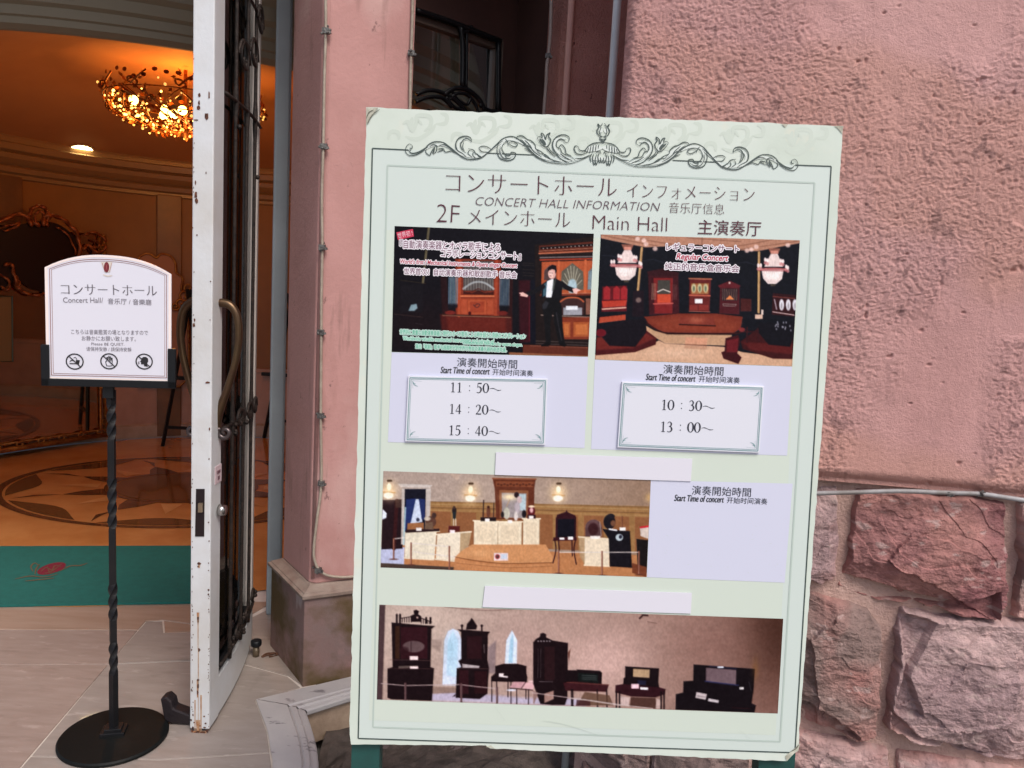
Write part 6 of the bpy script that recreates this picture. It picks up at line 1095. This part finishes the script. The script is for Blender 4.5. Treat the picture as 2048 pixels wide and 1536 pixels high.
MB().prism(cc([a-wn2*.03, b_-wn2*.03, b_-wn2*1.2, a-wn2*1.6+np.array([.15, 0])]), ZL-.02, 4.6).prism(cc([a-wn2*.0, b_-wn2*.0, b_-wn2*1.2, a-wn2*1.6+np.array([.15, 0])]), 2.60, 4.6).out('wall_core', m_pink, tw_)
MB().prism(cc([wxy(sL_+1.5)+wn2*.01, b_+wn2*.01, b_-wn2*.1, wxy(sL_+1.5)-wn2*.1]), ZL-.02, 2.7).out('wall_core', m_pink, tw_)
# stone base: mortar bed and split stones
sbm = empty('stone_wall', (*wxy(-.4), -.2), 'course of rough split purple and red stones with pink mortar below the stucco', 'wall')
mn_x, mn_z = 220, 200; S2 = np.linspace(-.62, 1.35, mn_x); Z2 = np.linspace(-.25, ZL+.01, mn_z); SS2, ZZ2 = np.meshgrid(S2, Z2)
def bend(s_, d):        # position on the base, curving back at the left
    s_ = np.asarray(s_, float); k = np.clip(-.12-s_, 0, None); back = k*k*1.1; return WL+np.stack([s_, s_], -1)*wd2-wn2*back[..., None]+wn2*np.asarray(d)[..., None]
mr = -.016+.016*fbm(SS2*9, ZZ2*9, SS2*0, 5, 3)+.006*fbm(SS2*45, ZZ2*45, SS2*0, 4, 13)
V = np.concatenate([bend(SS2, mr), ZZ2[..., None]], -1).reshape(-1, 3)
obj('mortar', V, [(j*mn_x+i, j*mn_x+i+1, (j+1)*mn_x+i+1, (j+1)*mn_x+i) for j in range(mn_z-1) for i in range(mn_x-1)], mat('pink_mortar', (.60, .40, .34), .9, col2=(.46, .29, .25), cs=9, bump=.9, bs=110, spots=[((.10, .07, .06), 26, .70, (1, 1, 1))]), sbm, smooth=True)
fitn = np.array([wn2[0], wn2[1], 0.])
def SZ(u, v): P_ = ON(u, v, (*WL, 0), fitn); return (P_[:2]-WL) @ wd2, P_[2]
K6 = lambda pts: [(1580+x/2.494, 920+y/2.494) for x, y in pts]
def in_poly(x, y, P):
    ins = np.zeros(x.shape, bool); dm = np.full(x.shape, 1e9)
    for i in range(len(P)):
        (x1, y1), (x2, y2) = P[i-1], P[i]; ins ^= ((y1 > y) != (y2 > y)) & (x < (x2-x1)*(y-y1)/((y2-y1) or 1e-9)+x1)
        t = np.clip(((x-x1)*(x2-x1)+(y-y1)*(y2-y1))/(((x2-x1)**2+(y2-y1)**2) or 1e-9), 0, 1); dm = np.minimum(dm, np.hypot(x-x1-t*(x2-x1), y-y1-t*(y2-y1)))
    return np.where(ins, dm, -dm)
m_stone = vcol_mat('split_stone', .85, 1., 170., .007)
def stone(poly, c1, c2, proud, seed, facets=(), n=110, label=None):
    P = np.array(poly); lo, hi = P.min(0)-.022, P.max(0)+.022; nx_ = max(12, int(n*min(1, (hi[0]-lo[0])/.35))); ny_ = max(12, int(nx_*(hi[1]-lo[1])/(hi[0]-lo[0])))
    a, b_ = np.meshgrid(np.linspace(lo[0], hi[0], nx_), np.linspace(lo[1], hi[1], ny_)); wob = .008*(fbm(a*30, b_*30, a*0, 3, seed)-.5)*2
    d = in_poly(a, b_, P)+wob+.0085; r = np.random.default_rng(seed)
    h = np.full(a.shape, proud)
    ctr = P.mean(0); ext_ = (P.max(0)-P.min(0))/2
    for k in range(7):      # random cleft planes chip the block
        th = r.uniform(0, tau); g_ = r.uniform(.2, .7); o_ = r.uniform(.25, .8); e_ = ((a-ctr[0])/ext_[0]*math.cos(th)+(b_-ctr[1])/ext_[1]*math.sin(th))
        rough_e = .12*(fbm(a*18, b_*18, a*0, 4, seed+k)-.5)*2
        h = np.minimum(h, proud-g_*proud*np.clip((e_+rough_e-o_)*2.2, 0, 1)-g_*.35*proud*((e_+rough_e) > o_))
    for (px0, px1, px2, dep) in facets: # a darker under-cut: polygon region pushed in
        dd = in_poly(a, b_, np.array(px0))+.006*(fbm(a*40, b_*40, a*0, 3, seed+9)-.5); h -= dep*np.clip(dd/.010, 0, 1)
    st = fbm(a*10+b_*8, b_*16-a*8, a*0, 5, seed+20, .62); h += .0135*(st-.5)*2+.004*(fbm(a*60+b_*20, b_*80, a*0, 3, seed+25)-.5); led = fbm(a*4+9+b_*2, b_*5-a*2, a*0, 3, seed+31); h += .010*(np.floor(led*6)/6-led)*2
    h = -.024+(h+.024)*np.clip(d/.007, 0, 1)**.4; keep = d > -.004
    idx = -np.ones(a.shape, int); idx[keep] = np.arange(keep.sum()); V = np.concatenate([bend(a, h), b_[..., None]], -1)[keep]
    f = [(idx[j, i], idx[j, i+1], idx[j+1, i+1], idx[j+1, i]) for j in range(ny_-1) for i in range(nx_-1) if keep[j, i] and keep[j, i+1] and keep[j+1, i+1] and keep[j+1, i]]
    o = obj('stone', V, f, m_stone, sbm, smooth=False, label=label); ca_ = o.data.color_attributes.new('tone', 'FLOAT_COLOR', 'POINT')
    t = np.clip((fbm(a*6, b_*6, a*0, 4, seed+50)-.5)*3+.5, 0, 1)[keep][:, None]; t2 = fbm(a*60, b_*60, a*0, 3, seed+60)[keep][:, None]
    c = np.array(c1)*(1-t)+np.array(c2)*t; hz = np.clip((fbm(a*3.5+9, b_*4.5, a*0, 4, seed+80)-.52)*6, 0, .75)[keep][:, None]; c = c*(1-hz)+np.array([.44, .21, .18])*hz; c = c*(.68+.64*t2); wh = np.clip((fbm(a*24+5, b_*50, a*0, 3, seed+70)-.71)*10, 0, .6)[keep][:, None]; c = c*(1-wh)+np.array([.55, .40, .37])*wh
    cc_ = np.ones((len(V), 4)); cc_[:, :3] = c; ca_.data.foreach_set('color', cc_.ravel()); return o
red1, red2 = (.25, .095, .10), (.36, .165, .155); gr1, gr2 = (.38, .25, .25), (.56, .38, .36); pk1, pk2 = (.40, .215, .20), (.60, .36, .32); br1, br2 = (.16, .115, .105), (.30, .17, .145)
SP6 = lambda pts: [SZ(*q) for q in K6(pts)]
stone(SP6([(-60, 140), (225, 140), (224, 400), (215, 560), (150, 600), (60, 575), (-80, 560)]), gr1, gr2, .035, 1, label='narrow grey stone beside the board')
stone(SP6([(340, 152), (620, 175), (900, 190), (1062, 215), (1050, 480), (1030, 640), (1008, 762), (850, 745), (620, 690), (430, 690), (252, 620), (300, 470), (322, 240)]), red1, red2, .062, 2, facets=[([SZ(*q) for q in K6([(250, 560), (420, 590), (700, 668), (850, 665), (1010, 620), (1010, 770), (640, 705), (430, 695), (250, 625)])], 0, 0, .035)], n=210, label='large dark red split stone')
stone(SP6([(1140, 215), (1400, 210), (1700, 230), (1690, 790), (1400, 780), (1115, 762), (1150, 520)]), br1, pk2, .05, 3, label='reddish stone at the right edge')
stone(SP6([(-60, 650), (110, 672), (380, 750), (440, 830), (435, 950), (420, 1200), (400, 1345), (335, 1360), (80, 1290), (-70, 1270)]), (.27, .18, .16), (.50, .22, .19), .055, 4, facets=[([SZ(*q) for q in K6([(-70, 1170), (90, 1180), (200, 1230), (330, 1340), (330, 1370), (-70, 1280)])], 0, 0, .032)], n=200, label='rust and grey split stone below the narrow grey one')
stone(SP6([(560, 738), (720, 780), (1060, 800), (1300, 840), (1500, 860), (1500, 1500), (1150, 1480), (1000, 1465), (820, 1420), (620, 1370), (482, 1300), (490, 1180), (540, 1000), (530, 850)]), gr1, gr2, .065, 5, facets=[([SZ(*q) for q in K6([(480, 1200), (620, 1330), (780, 1370), (1000, 1460), (820, 1440), (480, 1320)])], 0, 0, .03), ([SZ(*q) for q in K6([(530, 740), (715, 780), (640, 920), (570, 1040), (640, 1240), (480, 1240), (540, 1000)])], 0, 0, .026)], n=230, label='large grey split stone, biggest of the wall')
stone(SP6([(1745, 240), (2050, 245), (2040, 560), (2060, 800), (1740, 790)]), pk1, pk2, .05, 16, n=80)
stone(SP6([(1560, 870), (2100, 900), (2100, 1500), (1560, 1490)]), pk1, pk2, .05, 6)
stone(SP6([(-80, 1340), (160, 1375), (470, 1440), (480, 1560), (470, 1760), (-60, 1740)]), pk1, gr2, .05, 7)
stone(SP6([(540, 1450), (900, 1510), (1200, 1560), (1400, 1580), (1400, 1900), (560, 1850)]), gr1, pk2, .055, 8)
stone(SP6([(-560, 140), (-130, 140), (-130, 600), (-560, 600)]), gr1, pk2, .05, 9, n=70)
stone(SP6([(-560, 700), (-130, 660), (-150, 1240), (-560, 1220)]), pk1, gr2, .05, 10, n=70)
rx = -.62
for row, (z0, z1) in enumerate(((-.24, -.02), (.0, .2), (.22, .44), (.46, .70), (.73, 1.0))):
    s0 = -.60-.07*(row % 2)
    while s0 < (.30 if row < 2 else -.02 if row > 2 else .1):
        w_ = rng.uniform(.2, .34); j = lambda: rng.uniform(-.015, .015)
        if s0+w_ < SP6([(-560, 0)])[0][0]-.01 or row < 2:
            stone([(s0+.012+j(), z0+.01+j()), (s0+w_-.012+j(), z0+.01+j()), (s0+w_-.012+j(), z1-.01+j()), (s0+.012+j(), z1-.01+j())], br1, (.30, .20, .18), .045, 20+row*9+int(s0*10), n=50)
        s0 += w_
for k in range(7): # lowest course at the right
    s0 = .25+k*.26; stone([(s0, -.22), (s0+.235, -.22), (s0+.24, .03), (s0+.01, .02)], gr1, pk2, .05, 100+k, n=46)
# conduit along the ledge
cable('ledge_conduit', [(1530, 978), (1630, 975), (1700, 973), (1760, 971), (1800, 971), (1880, 974), (1940, 976), (1990, 983), (2048, 992), (2120, 1004)], .0062, 'grey plastic conduit lying on the ledge above the split stones', [(1880, 976), (1943, 976)], lambda u, v: (lambda P_: P_+np.array([wn2[0], wn2[1], 0])*.062)(ON(u, v, (*(WL), 0), fitn)), 'conduit', m_conduit, .007)
# ------------------------------------------------------------------ second pillar, pipe, and the glazed bay between the pillars
Q0 = AY(1143, 0, 3.25)[:2]
p2 = empty('pillar', (*Q0, 0), 'shaded rough pink pillar between the dark bay and the stucco wall', 'pillar')
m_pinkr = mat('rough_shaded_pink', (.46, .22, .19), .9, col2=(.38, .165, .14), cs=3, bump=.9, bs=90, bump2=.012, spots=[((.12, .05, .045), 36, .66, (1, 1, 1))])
da, db = np.array([-.42, .90]), np.array([.86, .50])
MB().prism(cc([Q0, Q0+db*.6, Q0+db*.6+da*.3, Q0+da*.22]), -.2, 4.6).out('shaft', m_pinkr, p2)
MB().tube([(Q0[0], Q0[1]-.004, -.2), (Q0[0], Q0[1]-.004, 4.6)], .014, 10).out('corner_bead', mat('smooth_pink_bead', (.52, .29, .25), .8), p2, smooth=True)
pp_ = AY(1235, 0, 2.45); pl = empty('drain_pipe', (pp_[0], pp_[1], -.2), 'slim grey vertical pipe beside the stucco wall above the board', 'pipe')
MB().tube([(pp_[0], pp_[1], -.2), (pp_[0], pp_[1], 4.5)], .0125, 14).out('pipe', mat('blue_grey_pipe', (.52, .56, .58), .35, col2=(.42, .46, .48), cs=4), pl, smooth=True)
cable('bay_cable', [(1103, -30), (1101, 60), (1097, 110), (1094, 130), (1092, 170), (1088, 225), (1084, 300)], .0075, 'thin grey cable hanging in the dark bay left of the shaded pillar', [(1096, 112)], lambda u, v: AY(u, v, 3.28), 'cable', mat('dusty_cable', (.30, .25, .23), .6))
# dark reveal
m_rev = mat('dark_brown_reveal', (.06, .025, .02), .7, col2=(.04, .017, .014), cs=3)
R0 = AY(1012, 100, 3.72)[:2]
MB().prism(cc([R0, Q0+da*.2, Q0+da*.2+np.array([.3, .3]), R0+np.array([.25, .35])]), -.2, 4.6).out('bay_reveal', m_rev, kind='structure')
# glazed leaf, receding to the right
wdir = np.array([.73, .683]); wo = np.array([-.06*3.5, 3.5]); wnn = np.array([wdir[1], -wdir[0], 0.])
def WN(u, v, off=0.): return ON(u, v, (*wo, 0), wnn)+wnn*off
wl = empty('glazed_leaf', WN(920, 200)*[1, 1, 0], 'dark glazed door leaf with curved iron grille deep between the two pillars', 'door')
zt2 = WN(920, 47)[2]; xr2 = WN(1004, 120); xl2 = xr2-np.array([*wdir, 0])*.66
def wp(s_, z, off=0.): p_ = xr2[:2]-wdir*s_; return np.array([p_[0], p_[1], z])+wnn*off
m_wf = mat('grey_brown_leaf_frame', (.075, .055, .045), .5, col2=(.05, .035, .03), cs=5)
MB().extr([wp(0, 0), wp(.04, 0), wp(.04, zt2), wp(0, zt2)], -wnn, .04).out('stile', m_wf, wl); MB().extr([wp(.62, 0), wp(.66, 0), wp(.66, zt2), wp(.62, zt2)], -wnn, .04).out('stile', m_wf, wl)
MB().extr([wp(.041, zt2-.05), wp(.619, zt2-.05), wp(.619, zt2), wp(.041, zt2)], -wnn, .04).out('top_rail', m_wf, wl); MB().extr([wp(.041, 0), wp(.619, 0), wp(.619, .14), wp(.041, .14)], -wnn, .04).out('bottom_rail', m_wf, wl)
obj('glass_panel', [wp(.04, .14, -.02), wp(.62, .14, -.02), wp(.62, zt2-.05, -.02), wp(.04, zt2-.05, -.02)], [(0, 1, 2, 3)], m_dglass, wl)
ir = MB(); zc = WN(930, 180)[2]
def irn(pts, r=.009): ir.tube([WN(u, v, .012) for u, v in spline(pts, 5)], r, 6)
irn([(828, 22), (900, 46), (997, 84)], .012); irn([(918, 56), (922, 100), (921, 175)], .013); irn([(930, 62), (930, 120), (929, 175)], .007); irn([(912, 50), (918, 62), (925, 66), (934, 62), (940, 54)], .009); irn([(993, 84), (993, 225)], .013)
irn([(830, 190), (850, 182), (875, 184), (905, 200), (930, 225)]); irn([(828, 205), (850, 196), (880, 196), (900, 215)]); irn([(885, 190), (905, 178), (930, 180), (955, 200), (965, 222)], .011); irn([(895, 200), (910, 188), (930, 190), (946, 208), (952, 225)], .008); irn([(888, 195), (905, 215), (925, 222)], .008); irn([(900, 182), (912, 200), (930, 210), (938, 196)], .007); irn([(955, 210), (975, 222), (997, 222), (990, 214)], .009); irn([(845, 230), (900, 226), (960, 228), (998, 230)], .010)
ir.out('iron_grille', m_black, wl, smooth=True)
tail = MB()
for s_ in (.1, .25, .4, .55): tail.tube([wp(s_, .14, .012), wp(s_, zc-.12, .012)], .008, 6)
tail.out('iron_bars', m_black, wl)
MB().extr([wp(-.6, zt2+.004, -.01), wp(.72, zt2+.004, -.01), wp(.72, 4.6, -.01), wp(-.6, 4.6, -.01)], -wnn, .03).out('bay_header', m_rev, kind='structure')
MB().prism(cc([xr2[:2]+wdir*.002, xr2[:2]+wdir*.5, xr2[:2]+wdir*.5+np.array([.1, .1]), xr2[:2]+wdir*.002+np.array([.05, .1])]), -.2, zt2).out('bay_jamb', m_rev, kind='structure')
# ------------------------------------------------------------------ loose stones and bits below the board
m_rock = [mat('dark_rock', (.075, .055, .05), .85, col2=(.15, .11, .10), cs=9, bump=.6, bs=60), mat('brown_rock', (.11, .075, .06), .85, col2=(.19, .14, .12), cs=9, bump=.6, bs=60)]
rk = [(-.42, 2.66, .10), (-.25, 2.74, .13), (-.06, 2.62, .12), (.12, 2.72, .15), (.30, 2.58, .13), (.02, 2.46, .09), (.22, 2.44, .09), (-.18, 2.50, .09), (-.36, 2.48, .08)]
rl = ['dark rock beside the marble kerb', 'dark rock behind the left green leg', 'broad dark rock below the lower edge of the board', 'brown rock against the foot of the stone wall', 'brown rock left of the right green leg', 'small dark rock in front of the broad one', 'small brown rock in front of the wall foot', 'small dark rock between kerb and broad rock', 'smallest dark rock next to the kerb']
for k, (x, y, r_) in enumerate(rk):
    b = MB(); b.sph((0, 0, 0), 1, 28, 18); A_ = np.array(b.v); n_ = fbm(A_[:, 0]*1.6+k*5, A_[:, 1]*1.6, A_[:, 2]*1.6, 4, k); ry_ = rng.uniform(.7, 1.0)
    A_ = A_*(.72+.62*n_)[:, None]; A_ = np.round(A_*3.2)/3.2*.35+A_*.65; A_ = A_*[r_, r_*ry_, r_*.62]+[x, y, -.21]
    tag(obj('rock', A_, b.f, m_rock[k % 2], smooth=False), rl[k], 'rock', group='rocks below the information board')
